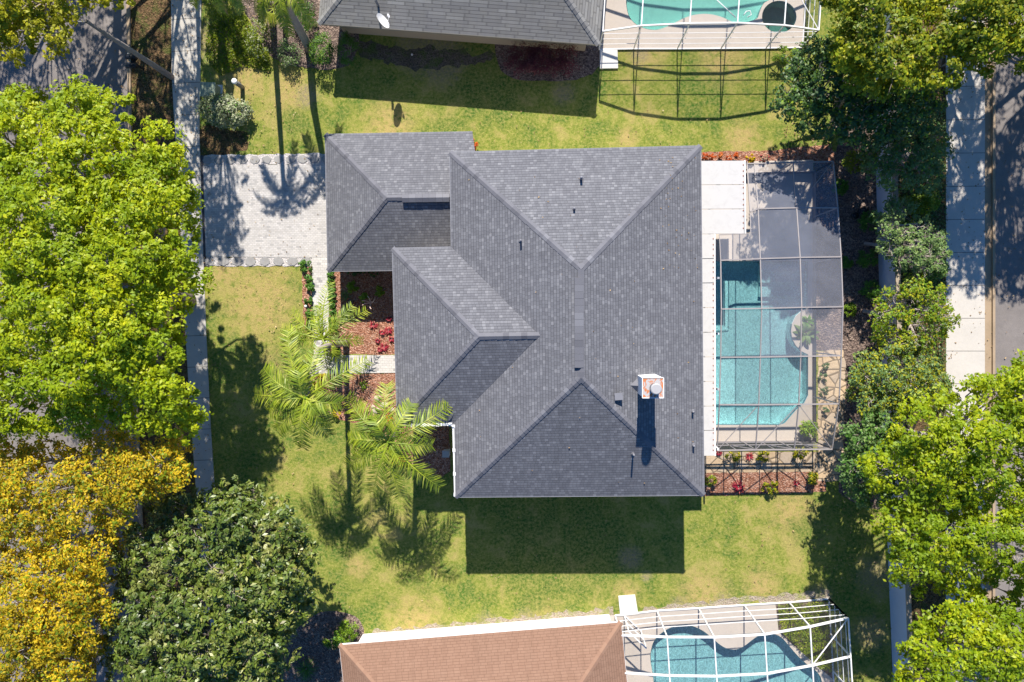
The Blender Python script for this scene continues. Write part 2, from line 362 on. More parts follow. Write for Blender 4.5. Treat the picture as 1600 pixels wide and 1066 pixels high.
M['cap_n'] = m.done(m.pr(m.ramp(g, [(0, (0.19, 0.185, 0.18)), (1, (0.28, 0.275, 0.26))]), 0.92, 0.12))
m = N('cap_terracotta'); g = m.n('ShaderNodeNewGeometry').outputs['Random Per Island']
M['cap_s'] = m.done(m.pr(m.ramp(g, [(0, (0.27, 0.16, 0.11)), (1, (0.31, 0.19, 0.13))]), 0.92, 0.12))
M['stucco'] = plain('cream_stucco', (0.62, 0.57, 0.50), 0.9, 0.1, var=0.06, sc=8)
M['stucco_tan'] = plain('tan_stucco', (0.36, 0.30, 0.23), 0.9, 0.1, var=0.06, sc=8)
M['stucco_white'] = plain('white_stucco', (0.80, 0.78, 0.76), 0.9, 0.1, var=0.04, sc=8)
M['shade_toned_wall'] = plain('shade_toned_white_wall', (0.56, 0.60, 0.70), 0.85, 0.15, var=0.06, sc=2)  # white wall; the bluish tone of its shaded side is put into the colour
M['white'] = plain('white_metal', (0.78, 0.77, 0.76), 0.45, 0.4, var=0.05)
m = N('white_roof_panel'); c = m.mix(m.ramp(m.noise(2.2, 6, 0.75, dist=0.8), [(0.5, 0.0), (0.75, 0.4)]), (0.53, 0.515, 0.495), (0.36, 0.335, 0.32))
M['panel'] = m.done(m.pr(c, 0.5, 0.35))
M['bronze'] = plain('weathered_beige_aluminium', (0.31, 0.28, 0.27), 0.5, 0.4, var=0.15)
M['bronze_dark'] = plain('grey_kick_panel', (0.20, 0.185, 0.19), 0.6, 0.3)
M['screen'] = screen_mat('dusty_screen_mesh', 0.31, (0.37, 0.38, 0.44)); M['screen_c'] = screen_mat('clean_screen_mesh', 0.13, (0.36, 0.36, 0.38))
M['screen_w'] = screen_mat('dark_screen_mesh', 0.12, (0.16, 0.15, 0.16))
M['plaster'] = plain('pool_plaster', (0.84, 0.96, 0.94), 0.8, 0.2, var=0.05)
M['tile'] = plain('blue_tile', (0.12, 0.26, 0.32), 0.3, 0.5)
M['plaster_dark'] = plain('spa_plaster', (0.38, 0.46, 0.43), 0.8, 0.2, var=0.1)
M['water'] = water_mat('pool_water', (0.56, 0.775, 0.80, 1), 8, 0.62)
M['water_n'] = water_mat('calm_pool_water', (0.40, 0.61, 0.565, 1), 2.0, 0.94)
M['black'] = plain('black_plastic', (0.018, 0.019, 0.022), 0.5, 0.4)
M['pipe'] = plain('lead_pipe', (0.20, 0.20, 0.22), 0.5, 0.4)
M['pole'] = concrete_mat('concrete_pole', (0.32, 0.28, 0.26), stain=0.5)
M['green_box'] = plain('green_painted_steel', (0.26, 0.31, 0.22), 0.6, 0.3)
M['terracotta'] = plain('terracotta_clay', (0.28, 0.13, 0.085), 0.85, 0.15)
M['stone'] = plain('grey_stepping_stone', (0.30, 0.29, 0.28), 0.9, 0.15, var=0.25, sc=5)
M['rock'] = plain('pale_rock', (0.5, 0.42, 0.34), 0.9, 0.1, var=0.3, sc=6)
M['glass'] = plain('window_glass', (0.03, 0.035, 0.04), 0.05, 0.6)
M['fascia'] = plain('grey_drip_edge', (0.24, 0.24, 0.26), 0.7)
M['door'] = plain('white_door_paint', (0.7, 0.68, 0.64), 0.5, 0.3)
m = N('rusty_chimney_metal')
c = m.mix(m.ramp(m.noise(3.3, 4, 0.6, dist=1.2), [(0.46, 0.0), (0.54, 1.0)]), (0.42, 0.41, 0.41), (0.50, 0.17, 0.06))
M['rust'] = m.done(m.pr(c, 0.7, 0.3))
M['bark'] = bark_mat('grey_bark', (0.30, 0.25, 0.21)); M['bark_pale'] = bark_mat('pale_bark', (0.46, 0.41, 0.36))
M['bark_palm'] = bark_mat('palm_bark', (0.36, 0.31, 0.27))
M['leaf_bright'] = leaf_mat('bright_oak_leaf', (0.19, 0.31, 0.008), (0.44, 0.51, 0.006), (0.68, 0.66, 0.02), 0.35, 0.42)
M['leaf_oak_r'] = leaf_mat('fresh_oak_leaf', (0.14, 0.25, 0.008), (0.36, 0.45, 0.006), (0.62, 0.61, 0.02), 0.35, 0.42)
M['leaf_yellow'] = leaf_mat('yellowing_leaf', (0.36, 0.30, 0.020), (0.76, 0.54, 0.022), (0.90, 0.61, 0.035), 0.2, 0.42)
M['leaf_ygreen'] = leaf_mat('yellow_green_leaf', (0.20, 0.22, 0.012), (0.42, 0.42, 0.015), (0.66, 0.58, 0.03), 0.25, 0.38)
M['leaf_magnolia'] = leaf_mat('magnolia_leaf', (0.055, 0.10, 0.016), (0.16, 0.215, 0.024), (0.42, 0.40, 0.12), 0.5, 0.15, 0.42)
M['leaf_olive'] = leaf_mat('olive_leaf', (0.09, 0.15, 0.012), (0.25, 0.34, 0.014), (0.50, 0.52, 0.02), 0.3, 0.35)
M['leaf_dark'] = leaf_mat('dark_evergreen_leaf', (0.03, 0.08, 0.020), (0.075, 0.155, 0.030), (0.20, 0.30, 0.05), 0.45, 0.2)
M['leaf_blue'] = leaf_mat('grey_green_leaf', (0.09, 0.17, 0.05), (0.18, 0.28, 0.07), (0.34, 0.42, 0.12), 0.35, 0.25)
M['leaf_lime'] = leaf_mat('lime_shrub_leaf', (0.10, 0.20, 0.012), (0.22, 0.36, 0.02), (0.48, 0.52, 0.05), 0.3, 0.3)
M['leaf_croton'] = leaf_mat('golden_shrub_leaf', (0.42, 0.36, 0.01), (0.68, 0.56, 0.015), (0.82, 0.66, 0.02), 0.3, 0.3)
M['leaf_variegated'] = leaf_mat('variegated_leaf', (0.16, 0.22, 0.09), (0.42, 0.44, 0.26), (0.74, 0.70, 0.55), 0.35, 0.25)
M['leaf_red'] = leaf_mat('burgundy_leaf', (0.10, 0.022, 0.030), (0.22, 0.045, 0.055), (0.34, 0.09, 0.08), 0.35, 0.2)
M['leaf_hot'] = leaf_mat('crimson_leaf', (0.22, 0.012, 0.035), (0.45, 0.03, 0.06), (0.72, 0.30, 0.22), 0.3, 0.25)
M['leaf_orange'] = leaf_mat('orange_leaf', (0.45, 0.06, 0.01), (0.72, 0.14, 0.02), (0.78, 0.40, 0.08), 0.3, 0.25)
M['leaf_green'] = leaf_mat('deep_green_leaf', (0.045, 0.13, 0.014), (0.10, 0.24, 0.022), (0.20, 0.36, 0.04), 0.35, 0.25)
M['leaf_fallen'] = leaf_mat('dry_fallen_leaf', (0.20, 0.12, 0.06), (0.40, 0.27, 0.13), (0.62, 0.48, 0.28), 0.1, 0.0)
M['frond_dry'] = leaf_mat('dry_palm_leaflet', (0.26, 0.17, 0.08), (0.42, 0.30, 0.15), (0.55, 0.42, 0.22), 0.2, 0.1)
M['frond'] = leaf_mat('palm_frond_leaflet', (0.10, 0.18, 0.012), (0.33, 0.40, 0.02), (0.64, 0.62, 0.12), 0.5, 0.25, sc=1.2)
M['fan'] = leaf_mat('fan_palm_leaf', (0.12, 0.20, 0.02), (0.38, 0.42, 0.03), (0.60, 0.55, 0.10), 0.4, 0.35)
M['twig'] = bark_mat('pale_twig', (0.40, 0.34, 0.30))
# ================================================================== GROUND AND PAVING
W = lambda pts, z=0: [at(u, v, z) for u, v in pts]
POOL_M = [(1117, 408), (1262, 408), (1262, 481), (1252, 486), (1243, 494), (1237, 506), (1235.5, 517), (1237, 529), (1243, 540), (1252, 549), (1262, 554), (1262, 618), (1256, 630),
          (1244, 640), (1226, 661), (1218, 664), (1117, 664)]
POOL_S = [(1017, 1015), (1021, 1002), (1030, 991), (1045, 981), (1062, 976), (1080, 977), (1098, 985), (1112, 996), (1125, 1007), (1137, 1013), (1150, 1014), (1162, 1009),
          (1175, 999), (1188, 991), (1205, 989), (1220, 995), (1232, 1008), (1245, 1023), (1260, 1037), (1275, 1048), (1284, 1066), (1284, 1110), (1240, 1150), (1150, 1160),
          (1060, 1150), (1028, 1100), (1020, 1055), (1016, 1030)]
POOL_N = [(978, 0), (979, 13), (982, 25), (988, 34), (997, 41), (1010, 46), (1025, 47.5), (1040, 43), (1055, 36), (1070, 28.5), (1085, 24), (1100, 22.5), (1115, 24), (1130, 28.5),
          (1144, 35), (1158, 37), (1172, 34), (1183, 29), (1187, 18), (1193, 6), (1205, -4), (1215, -40), (1190, -90), (1080, -110), (1000, -80), (980, -30)]
SPA = [(1217+27*math.cos(t*math.pi/14), 27+25*math.sin(t*math.pi/14)) for t in range(28)]
L_M, L_S, L_N, L_SPA = W(POOL_M), smoothloop(W(POOL_S), 3), smoothloop(W(POOL_N), 3), W(SPA)
far = [(-260, -220, 0), (260, -220, 0), (260, 220, 0), (-260, 220, 0)]
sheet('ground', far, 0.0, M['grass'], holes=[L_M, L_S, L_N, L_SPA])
# streets and pavements
sheet('road', W([(-900, -900), (198, -900), (203, 0), (207, 300), (214, 600), (222, 800), (235, 1066), (270, 1900), (-900, 1900)]), 0.008, M['asphalt'])
sheet('verge', W([(205, -900), (270, -900), (268, 0), (270, 120), (273, 190), (281, 300), (288, 480), (294, 600), (304, 750), (320, 1066), (360, 1900), (271, 1900), (236, 1066), (223, 800), (215, 600), (208, 300), (204, 0)]), 0.012, M['verge'])
slab('curb', W([(198, -900), (205, -900), (204, 0), (208, 300), (215, 600), (223, 800), (236, 1066), (271, 1900), (266, 1900), (231, 1066), (218, 800), (210, 600), (203, 300), (199, 0)]), 0.0, 0.11, M['curb'])
slab('sidewalk', W([(266, -900), (316, -900), (315, 0), (313.5, 120), (312, 210), (315, 300), (319, 420), (323, 532), (329, 660), (335, 752), (350, 1066), (390, 1900), (360, 1900), (322, 1066),
      (306, 752), (299, 660), (291, 532), (285, 420), (280, 300), (273, 190), (269, 120), (268, 0)]), 0.0, 0.05, M['sidewalk'])
sheet('street', W([(1553, -900), (2400, -900), (2400, 1900), (1553, 1900)]), 0.008, M['asphalt'])
sheet('roadside_strip', W([(1537, -900), (1550, -900), (1550, 1900), (1537, 1900)]), 0.012, M['curb'])
slab('kerb', W([(1549, -900), (1553, -900), (1553, 1900), (1549, 1900)]), 0.0, 0.12, M['curb'])
slab('pavement', W([(1478, -900), (1538, -900), (1538, 1900), (1477, 1900)]), 0.0, 0.05, M['sidewalk_w'])
sheet('planting_strip', W([(1396, -900), (1477, -900), (1477, 1900), (1425, 1900), (1394, 1066), (1370, 290)]), 0.010, M['verge'])
sheet('garden_bed', W([(1306, 236), (1330, 150), (1369, 150), (1372, 300), (1380, 560), (1388, 800), (1340, 790), (1310, 770), (1318, 640), (1316, 560), (1290, 548), (1272, 545), (1272, 240)]), 0.008, M['mulch_dark'])
sheet('flagstone_path', W([(1291, 548), (1316, 545), (1322, 570), (1318, 700), (1316, 752), (1278, 752), (1278, 548)]), 0.014, M['flag'])
sheet('paving', W([(1098, 706), (1282, 706), (1282, 737), (1098, 739)]), 0.013, M['flag'])
slab('driveway', W([(318, 259), (510, 257), (560, 256), (560, 401), (512, 402), (480, 403), (322, 401)]), 0.0, 0.04, M['paver'])
slab('driveway_apron', W([(314, 243), (318, 243), (322, 416), (318, 416)]), 0.0, 0.035, plain('dark_joint', (0.06, 0.06, 0.07), 0.9))
tag(sheet('pebble_strip', W([(318, 243), (510, 240), (535, 240), (535, 257), (318, 259)]), 0.02, M['pebble']), kind='stuff')
tag(sheet('pebble_strip', W([(322, 401.5), (488, 403), (488, 416), (322, 416)]), 0.02, M['pebble']), kind='stuff')
slab('walkway', W([(488, 403), (540, 401), (540, 420), (513, 424), (515, 555), (660, 555), (660, 582), (492, 584), (489, 500)]), 0.0, 0.045, M['walk'])
sheet('mulch_bed', W([(472, 414), (488, 412), (490, 520), (474, 520)]), 0.010, M['mulch_red'])
sheet('mulch_bed', W([(515, 405), (700, 405), (700, 554), (516, 554)]), 0.010, M['mulch_red'])
sheet('mulch_bed', smoothloop(W([(494, 585), (600, 584), (700, 584), (700, 640), (702, 737), (668, 740), (640, 722), (612, 690), (560, 664), (520, 650), (500, 620)]), 3), 0.010, M['mulch_red'])
sheet('mulch_bed', W([(1070, 700), (1099, 706), (1099, 738), (1285, 736), (1292, 768), (1240, 771), (1102, 775), (1070, 775)]), 0.010, M['mulch_red'])
sheet('mulch_bed', W([(1050, 238), (1165, 236), (1215, 234), (1300, 225), (1306, 255), (1050, 256)]), 0.009, M['mulch_red'])
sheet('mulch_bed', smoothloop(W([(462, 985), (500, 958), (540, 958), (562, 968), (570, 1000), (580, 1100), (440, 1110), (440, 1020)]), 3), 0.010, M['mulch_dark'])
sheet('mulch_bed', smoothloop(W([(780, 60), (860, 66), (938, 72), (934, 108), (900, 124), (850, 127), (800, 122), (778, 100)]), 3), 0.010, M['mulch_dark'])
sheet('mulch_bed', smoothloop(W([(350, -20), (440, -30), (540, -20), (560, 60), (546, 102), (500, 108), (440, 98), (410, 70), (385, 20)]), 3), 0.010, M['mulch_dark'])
sheet('bare_ground', ragged(W([(590, 984), (700, 974), (830, 962), (955, 950), (958, 961), (830, 973), (700, 983), (566, 993)]), .2, .16), 0.006, M['soil'])
sheet('bare_ground', ragged(W([(1002, 950), (1100, 940), (1200, 930), (1296, 922), (1300, 936), (1200, 942), (1100, 949), (1003, 957)]), .2, .16), 0.006, M['soil'])
sheet('bare_ground', ragged(smoothloop(W([(316, 196), (350, 203), (392, 210), (372, 240), (318, 242)]), 4), .12, .14), 0.006, M['verge'])
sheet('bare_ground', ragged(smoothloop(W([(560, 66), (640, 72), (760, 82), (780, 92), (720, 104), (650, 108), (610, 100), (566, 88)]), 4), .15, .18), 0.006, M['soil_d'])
# pool decks
sheet('pool_deck', W([(1112, 254), (1270, 250), (1271.5, 691), (1100, 691), (1100, 366), (1112, 366)]), 0.06, M['deck'], holes=[L_M])
sheet('pool_deck', W([(935, 78), (1253, 75), (1262, -160), (935, -160)]), 0.06, M['deck'], holes=[L_N, L_SPA])
deck_s = W([(952, 961), (1026, 953.7), (1160, 944.5), (1211, 941.5), (1216, 985), (1228, 998), (1300, 1060), (1310, 1250), (950, 1250)])
sheet('pool_deck', deck_s, 0.06, M['deck'], holes=[L_S])
sheet('rock_bed', W([(1211, 941.5), (1294, 935), (1303, 1066), (1296, 1058), (1274, 1043), (1228, 998), (1217, 984)]), 0.05, M['mulch_dark'])
slab('concrete_pad', W([(937, 79), (964.5, 79), (965.5, 107.5), (937, 108)]), 0.0, 0.10, M['slab'])
slab('concrete_pad', W([(966, 931), (992, 929), (997, 959), (969, 962)]), 0.0, 0.10, M['slab'])
slab('patio_floor', W([(1040, 262), (1112, 262), (1112, 366), (1100, 366), (1100, 690), (1040, 690)]), 0.0, 0.055, M['deck'])
def pool(label, loop, base, shell_m, water_m, depth=0.8, lvl=-0.03, cat='swimming pool', name='swimming_pool'):
    t = thing(name, label, cat, base)
    mb = MB(); n = len(loop)
    for i in range(n):
        a, b = loop[i], loop[(i+1) % n]
        mb.add([(a.x, a.y, 0.062), (b.x, b.y, 0.062), (b.x, b.y, -depth), (a.x, a.y, -depth)], [(0, 1, 2, 3)])
    mb.build('pool_wall', shell_m, t)
    sheet('pool_floor', loop, -depth, shell_m, None, t)
    cx_ = sum(p.x for p in loop)/n; cy_ = sum(p.y for p in loop)/n; mb = MB()
    for i in range(n):
        a, b = loop[i], loop[(i+1) % n]; k_ = 0.006
        a2 = Vector((a.x+(cx_-a.x)*k_, a.y+(cy_-a.y)*k_, 0)); b2 = Vector((b.x+(cx_-b.x)*k_, b.y+(cy_-b.y)*k_, 0))
        mb.add([(a2.x, a2.y, 0.055), (b2.x, b2.y, 0.055), (b2.x, b2.y, -.16), (a2.x, a2.y, -.16)], [(0, 1, 2, 3)])
    mb.build('tile_line', M['tile'], t)
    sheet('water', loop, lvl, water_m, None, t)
    return t
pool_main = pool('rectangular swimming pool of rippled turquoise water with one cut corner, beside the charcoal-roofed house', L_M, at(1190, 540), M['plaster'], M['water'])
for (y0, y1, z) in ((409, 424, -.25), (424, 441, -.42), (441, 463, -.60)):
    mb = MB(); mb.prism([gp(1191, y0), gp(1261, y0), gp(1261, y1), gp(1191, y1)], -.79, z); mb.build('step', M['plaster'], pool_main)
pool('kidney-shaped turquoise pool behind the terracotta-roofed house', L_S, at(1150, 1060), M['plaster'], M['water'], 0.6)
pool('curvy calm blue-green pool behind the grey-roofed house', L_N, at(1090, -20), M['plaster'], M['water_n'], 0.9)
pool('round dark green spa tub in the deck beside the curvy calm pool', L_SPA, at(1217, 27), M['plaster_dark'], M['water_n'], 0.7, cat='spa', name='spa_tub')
# ================================================================== ROOFS AND HOUSES
def newell(pts):
    n = Vector((0, 0, 0))
    for i in range(len(pts)):
        a, b = pts[i], pts[(i+1) % len(pts)]
        n += Vector(((a.y-b.y)*(a.z+b.z), (a.z-b.z)*(a.x+b.x), (a.x-b.x)*(a.y+b.y)))
    return n.normalized()
def roof(parent, faces, mat, capmat, ridges=(), fascia=(), fz=0.17, fmat=None, name='roof', capw=0.15):
    mb = MB()
    for f in faces:
        n = newell(f)
        if n.z < 0: f = f[::-1]; n = -n
        e = Vector((0, 0, 1)).cross(n); e = e.normalized() if e.length > 1e-4 else Vector((1, 0, 0))
        up = n.cross(e); zmin = min(range(len(f)), key=lambda i: f[i].z); o = f[zmin]
        mb.add(f, [tuple(range(len(f)))], [[((p-o).dot(e), (p-o).dot(up)) for p in f]])
    rf = mb.build(name, mat, parent)
    for (p, q, slope) in ridges:
        mb = MB(); d = q-p; L = d.length; k = max(1, int(L/0.26)); d = d/L
        s = Vector((-d.y, d.x, 0)).normalized()
        for i in range(k):
            a = p + d*(L*i/k) + Vector((0, 0, 0.026)); b = p + d*(L*(i+1)/k+0.03) + Vector((0, 0, 0.012))
            w = capw*random.uniform(0.93, 1.05); dz = Vector((0, 0, -w*slope)); t = Vector((0, 0, -0.02))
            vs = [a, b, a+s*w+dz, b+s*w+dz, a-s*w+dz, b-s*w+dz, a+t, a+s*w+dz+t, a-s*w+dz+t, b+s*w+dz+t*1.5, b-s*w+dz+t*1.5]
            mb.add(vs, [(0, 2, 3, 1), (0, 1, 5, 4), (0, 4, 8, 6), (0, 6, 7, 2), (2, 7, 9, 3), (4, 5, 10, 8)])
        mb.build('ridge_cap', capmat, rf)
    for (p, q) in fascia:
        mb = MB(); d = (q-p).normalized(); s = Vector((d.y, -d.x, 0))*0.012
        c = (p+q)/2; z = Vector((0, 0, fz))
        mb.add([p+s, q+s, q+s-z, p+s-z, p-s*2, q-s*2, q-s*2-z, p-s*2-z], [(0, 1, 2, 3), (4, 7, 6, 5), (0, 4, 5, 1), (3, 2, 6, 7), (0, 3, 7, 4), (1, 5, 6, 2)])
        mb.build('fascia', fmat or M['white'], rf)
    return rf
def window(parent, p, q, t, w, z0, z1, out):
    """a framed window on the wall p-q, centred at fraction t"""
    p = Vector(p); q = Vector(q); d = (q-p).normalized(); c = p+(q-p)*t; out = Vector(out)
    mb = MB(); a = c-d*w/2+out*0.03; b = c+d*w/2+out*0.03
    for z in (z0, z1): mb.bar(Vector((a.x, a.y, z)), Vector((b.x, b.y, z)), 0.06, 0.06)
    for e in (a, b, c+out*0.03): mb.bar(Vector((e.x, e.y, z0)), Vector((e.x, e.y, z1)), 0.06, 0.06)
    f = mb.build('window', M['white'], parent)
    mb = MB(); cc = c+out*0.012; mb.bar(Vector((cc.x, cc.y, z0)), Vector((cc.x, cc.y, z1)), w-0.04, 0.02)
    mb = MB(); a = c-d*(w/2-.02)+out*0.02; b = c+d*(w/2-.02)+out*0.02
    mb.add([(a.x, a.y, z0+.02), (b.x, b.y, z0+.02), (b.x, b.y, z1-.02), (a.x, a.y, z1-.02)], [(0, 1, 2, 3)])
    mb.build('pane', M['glass'], f)
ZE = 4.775; ZR = 7.81; ZW = 6.92; ZG = 2.3; ZGR = 4.08
house = thing('house', 'house with a charcoal shingle hip roof and a brick-paved driveway, at the centre', 'house', at(880, 500))
mb = MB(); mb.prism([gp(*p) for p in [(741, 283), (1053, 275), (1055, 727), (741, 728), (741, 629), (662, 629), (662, 418), (741, 418)]], 0, ZE-0.16)
mb.build('wall', M['stucco'], house)
mb = MB(); mb.prism([gp(*p) for p in [(541, 238), (740.5, 238), (740.5, 417.5), (541, 417.5)]], 0, ZG-0.14); mb.build('wall', M['stucco'], house)
E_NW, E_NE, E_SE, E_SW = at(703, 238, ZE), at(1095, 228, ZE), at(1100, 774, ZE), at(711, 777, ZE)
R_N, R_S = at(908, 420, ZR), at(908, 591, ZR)
roof(house, [[E_SW, E_NW, R_N, R_S], [E_NW, E_NE, R_N], [E_NE, E_SE, R_S, R_N], [E_SE, E_SW, R_S], [p-Vector((0, 0, .165)) for p in (E_SW, E_SE, E_NE, E_NW)]],
     M['shingle'], M['cap'], [(E_NW, R_N, .35), (E_NE, R_N, .35), (E_SE, R_S, .35), (E_SW, R_S, .35), (R_N, R_S, .5)],
     [(E_NW, E_NE), (E_NE, E_SE), (E_SE, E_SW), (E_SW, E_NW)], fmat=M['fascia'])
W_NW, W_SW, W_A, W_B = at(613, 388, ZE), at(620.5, 663, ZE), at(748, 526, ZW), at(843, 524.5, ZW)
V1, V2 = at(705, 386, ZE), at(709.5, 661, ZE)
roof(house, [[W_SW, W_NW, W_A], [W_NW, V1, W_B, W_A], [W_SW, W_A, W_B, V2], [p-Vector((0, 0, .165)) for p in (W_SW, V2, V1, W_NW)]],
     M['shingle'], M['cap'], [(W_NW, W_A, .35), (W_SW, W_A, .35), (W_A, W_B, .5)], [(W_NW, V1), (V2, W_SW), (W_SW, W_NW)], fmat=M['fascia'])
G_NW, G_NE, G_SW, G_SE = at(508, 210, ZG), at(738, 206, ZG), at(512, 424, ZG), at(742, 421, ZG)
G_A, G_B = at(604, 309, ZGR), at(752, 307, ZGR)
roof(house, [[G_SW, G_NW, G_A], [G_NW, G_NE, G_B, G_A], [G_SW, G_A, G_B, G_SE], [p-Vector((0, 0, .145)) for p in (G_SW, G_SE, G_NE, G_NW)], [G_SE, G_B, G_NE]],
     M['shingle'], M['cap'], [(G_NW, G_A, .35), (G_SW, G_A, .35), (G_A, G_B, .5)], [(G_NW, G_NE), (G_SE, G_SW), (G_SW, G_NW)], 0.15, M['fascia'])
for (a, b, z, w) in (((905, 434), (905, 575), ZR, 0.16), ((628, 309.5), (702, 308.5), ZGR, 0.16)):
    mb = MB(); p, q = at(*a, z+0.09), at(*b, z+0.09); n = int((q-p).length/0.3); d = (q-p)/n; s = Vector((-d.y, d.x, 0)).normalized()
    for i in range(n):
        x, y = p+d*i, p+d*(i+0.985); lift = Vector((0, 0, 0.004*(i % 3)))
        dz = Vector((0, 0, -0.10)); lo = Vector((0, 0, -0.055))
        v = [x+lift, y+lift, x+s*.2+dz+lift, y+s*.2+dz+lift, x-s*.2+dz+lift, y-s*.2+dz+lift]
        mb.add(v+[e+lo for e in v[2:]], [(0, 2, 3, 1), (0, 1, 5, 4), (2, 6, 7, 3), (4, 5, 9, 8), (0, 4, 8, 6, 2), (1, 3, 7, 9, 5)])
    mb.build('ridge_vent', M['cap'], house)
for (a, b) in (((640, 664.5), (706, 663)), ((709, 664), (712, 776))):
    mb = MB(); p, q = at(*a, ZE-0.05), at(*b, ZE-0.05); mb.bar(p, q, 0.13, 0.11); 
    g = mb.build('gutter', M['white'], house)
    for t in (0.02, 0.35, 0.68, 0.97): c = p.lerp(q, t); mb = MB(); mb.box(c+Vector((0, 0, .012)), 0.17, 0.17, 0.13); mb.build('bracket', M['white'], g)
# chimney
tx0, ty0 = 971.0, 571.8; s1 = 24.5; s2 = 23.3
def cpt(x, y, z): return gp(x, y, z)
mb = MB(); mb.prism([gp(tx0, ty0), gp(tx0+s1, ty0-0.6), gp(tx0+s1, ty0+s2), gp(tx0, ty0+s2)], 5.4, 8.2)
ch = mb.build('chimney', M['stucco_white'], house)
mb = MB(); a = 0.7
corners = [gp(tx0-a, ty0-a), gp(tx0+s1+a, ty0-a), gp(tx0+s1+a, ty0+s2+a), gp(tx0-a, ty0+s2+a)]
mb.prism(corners, 8.2, 8.235); mb.build('chimney_cap', M['rust'], ch)
mb = MB()
for i in range(4):
    p, q = corners[i], corners[(i+1) % 4]; mb.bar(Vector((p.x, p.y, 8.235)), Vector((q.x, q.y, 8.235)), 0.035, 0.05)
mb.build('cap_rim', M['white'], ch)
fc = gp(tx0+s1*0.56, ty0+s2*0.5); mb = MB(); mb.tube([(fc.x, fc.y, 8.23), (fc.x, fc.y, 8.72)], 0.20, 20); fl = mb.build('flue', M['pipe'], ch, True)
mb = MB(); mb.tube([(fc.x, fc.y, 8.72), (fc.x, fc.y, 8.79), (fc.x, fc.y, 8.82)], [0.24, 0.24, 0.20], 24); mb.build('flue_cap', plain('dull_flue_metal', (.40, .39, .39), .5), fl)
cr = [at(977, 602, 6.63), at(996, 586, 6.40), at(996, 619, 6.35), at(997, 603, 6.72)]
mb = MB(); mb.add(cr, [(0, 2, 3), (0, 3, 1)]); mb.build('cricket', M['cap'], ch)
def roofz(u, v):
    """height of the main roof east/west/north/south planes under photo pixel (u, v)"""
    best = None
    o = Vector((0, 0, H)); d = (at(u, v, 0)-o)
    for tri in ((E_SW, E_NW, R_N), (E_SW, R_N, R_S), (E_NW, E_NE, R_N), (E_NE, E_SE, R_S), (E_NE, R_S, R_N), (E_SE, E_SW, R_S)):
        from mathutils.geometry import intersect_ray_tri
        h = intersect_ray_tri(tri[0], tri[1], tri[2], d, o, True)
        if h: return h
    return at(u, v, ZE)
for (u, v, r, hgt) in ((908, 280, .06, .42), (897, 327, .05, .26), (814, 377, .045, .34), (1082, 643, .05, .28), (1083, 696, .05, .30), (989, 709, .045, .42)):
    p = roofz(u, v); mb = MB(); mb.tube([p-Vector((0, 0, .1)), p+Vector((0, 0, hgt))], r, 10); v1 = mb.build('vent_pipe', M['pipe'], house, True)
    mb = MB(); mb.tube([p-Vector((0, 0, .03)), p+Vector((0, 0, .04))], [r*2.6, r*1.4], 12); mb.build('flashing', M['cap'], v1)
p = roofz(966, 619); mb = MB(); mb.box(p+Vector((0, 0, .10)), .30, .26, .16, R(5)); mb.box(p+Vector((0, 0, .2)), .36, .32, .04, R(5)); mb.build('roof_vent', M['pipe'], house)
# doors and windows (seen only from the side)
a, b = gp(541, 400), gp(541, 256); mb = MB()
for i in range(4): mb.add([(a.x-.02, a.y, .04+i*.52), (b.x-.02, b.y, .04+i*.52), (b.x-.05, b.y, .53+i*.52), (a.x-.05, a.y, .53+i*.52)], [(0, 1, 2, 3)])
mb.build('garage_door', M['door'], house)
window(house, gp(662, 629), gp(662, 418), .3, 1.6, 1.0, 2.5, (-1, 0, 0)); window(house, gp(741, 728), gp(741, 629), .5, 1.2, 1.0, 2.4, (-1, 0, 0))
for t in (.15, .4, .65, .87): window(house, gp(741, 728), gp(1055, 727), t, 1.3, 1.1, 2.5, (0, -1, 0))
for t in (.2, .7): window(house, gp(741, 283), gp(1053, 275), t, 1.3, 1.1, 2.5, (0, 1, 0))
for t in (.25, .5, .75): window(house, gp(1053, 275), gp(1055, 727), t, 2.6, .15, 2.4, (1, 0, 0))
a = gp(662, 580); mb = MB(); mb.box((a.x-.03, a.y+.45, 1.1), .06, 1.0, 2.1); fd = mb.build('front_door', plain('dark_door', (.12, .05, .03), .5), house)
mb = MB(); mb.sphere((a.x-.09, a.y+.82, 1.05), .035); mb.build('handle', M['pipe'], fd)
# patio roof of white insulated panels
pat = thing('patio_roof', 'flat white panel patio roof between the charcoal house and its screened pool', 'patio roof', at(1110, 480))
ZP = 3.15; edges = [251, 289, 327, 366, 404.5, 442.5, 481, 519.5, 558, 596.5, 635, 673, 713]
for i in range(12):
    y0, y1 = edges[i]+0.7, edges[i+1]-0.4; xr = 1162.5 if i < 3 else 1115+i*0.15; sl_ = 0.35*(i % 2)*0
    mb = MB(); z = ZP
    mb.prism([at(1078, y0, z), at(xr, y0-0.6, z), at(xr, y1-0.6, z), at(1078, y1, z)], z-0.08, z); mb.build('roof_panel', M['panel'], pat)
for (x, y0, y1) in ((1163.3, 251, 365), (1116.3, 366, 712)):
    mb = MB(); mb.bar(at(x, y0, ZP-.03), at(x+0.8, y1, ZP-.03), .07, .12); g = mb.build('gutter', M['white'], pat)
    mb = MB(); n = int((y1-y0)/9)
    for k in range(n): mb.box(at(x-1.8, y0+6+k*9+random.uniform(-1.5, 1.5), ZP+.012), .05, .05, .02)
    mb.build('screw', plain('rust_brown', (.30, .10, .06), .8), g)
for (u, v) in ((1108, 300), (1108, 360), (1100, 440), (1100, 520), (1100, 600), (1100, 686)):
    p = gp(u, v); mb = MB(); mb.bar((p.x, p.y, .05), (p.x, p.y, ZP-.08), .1); mb.build('post', M['white'], pat)
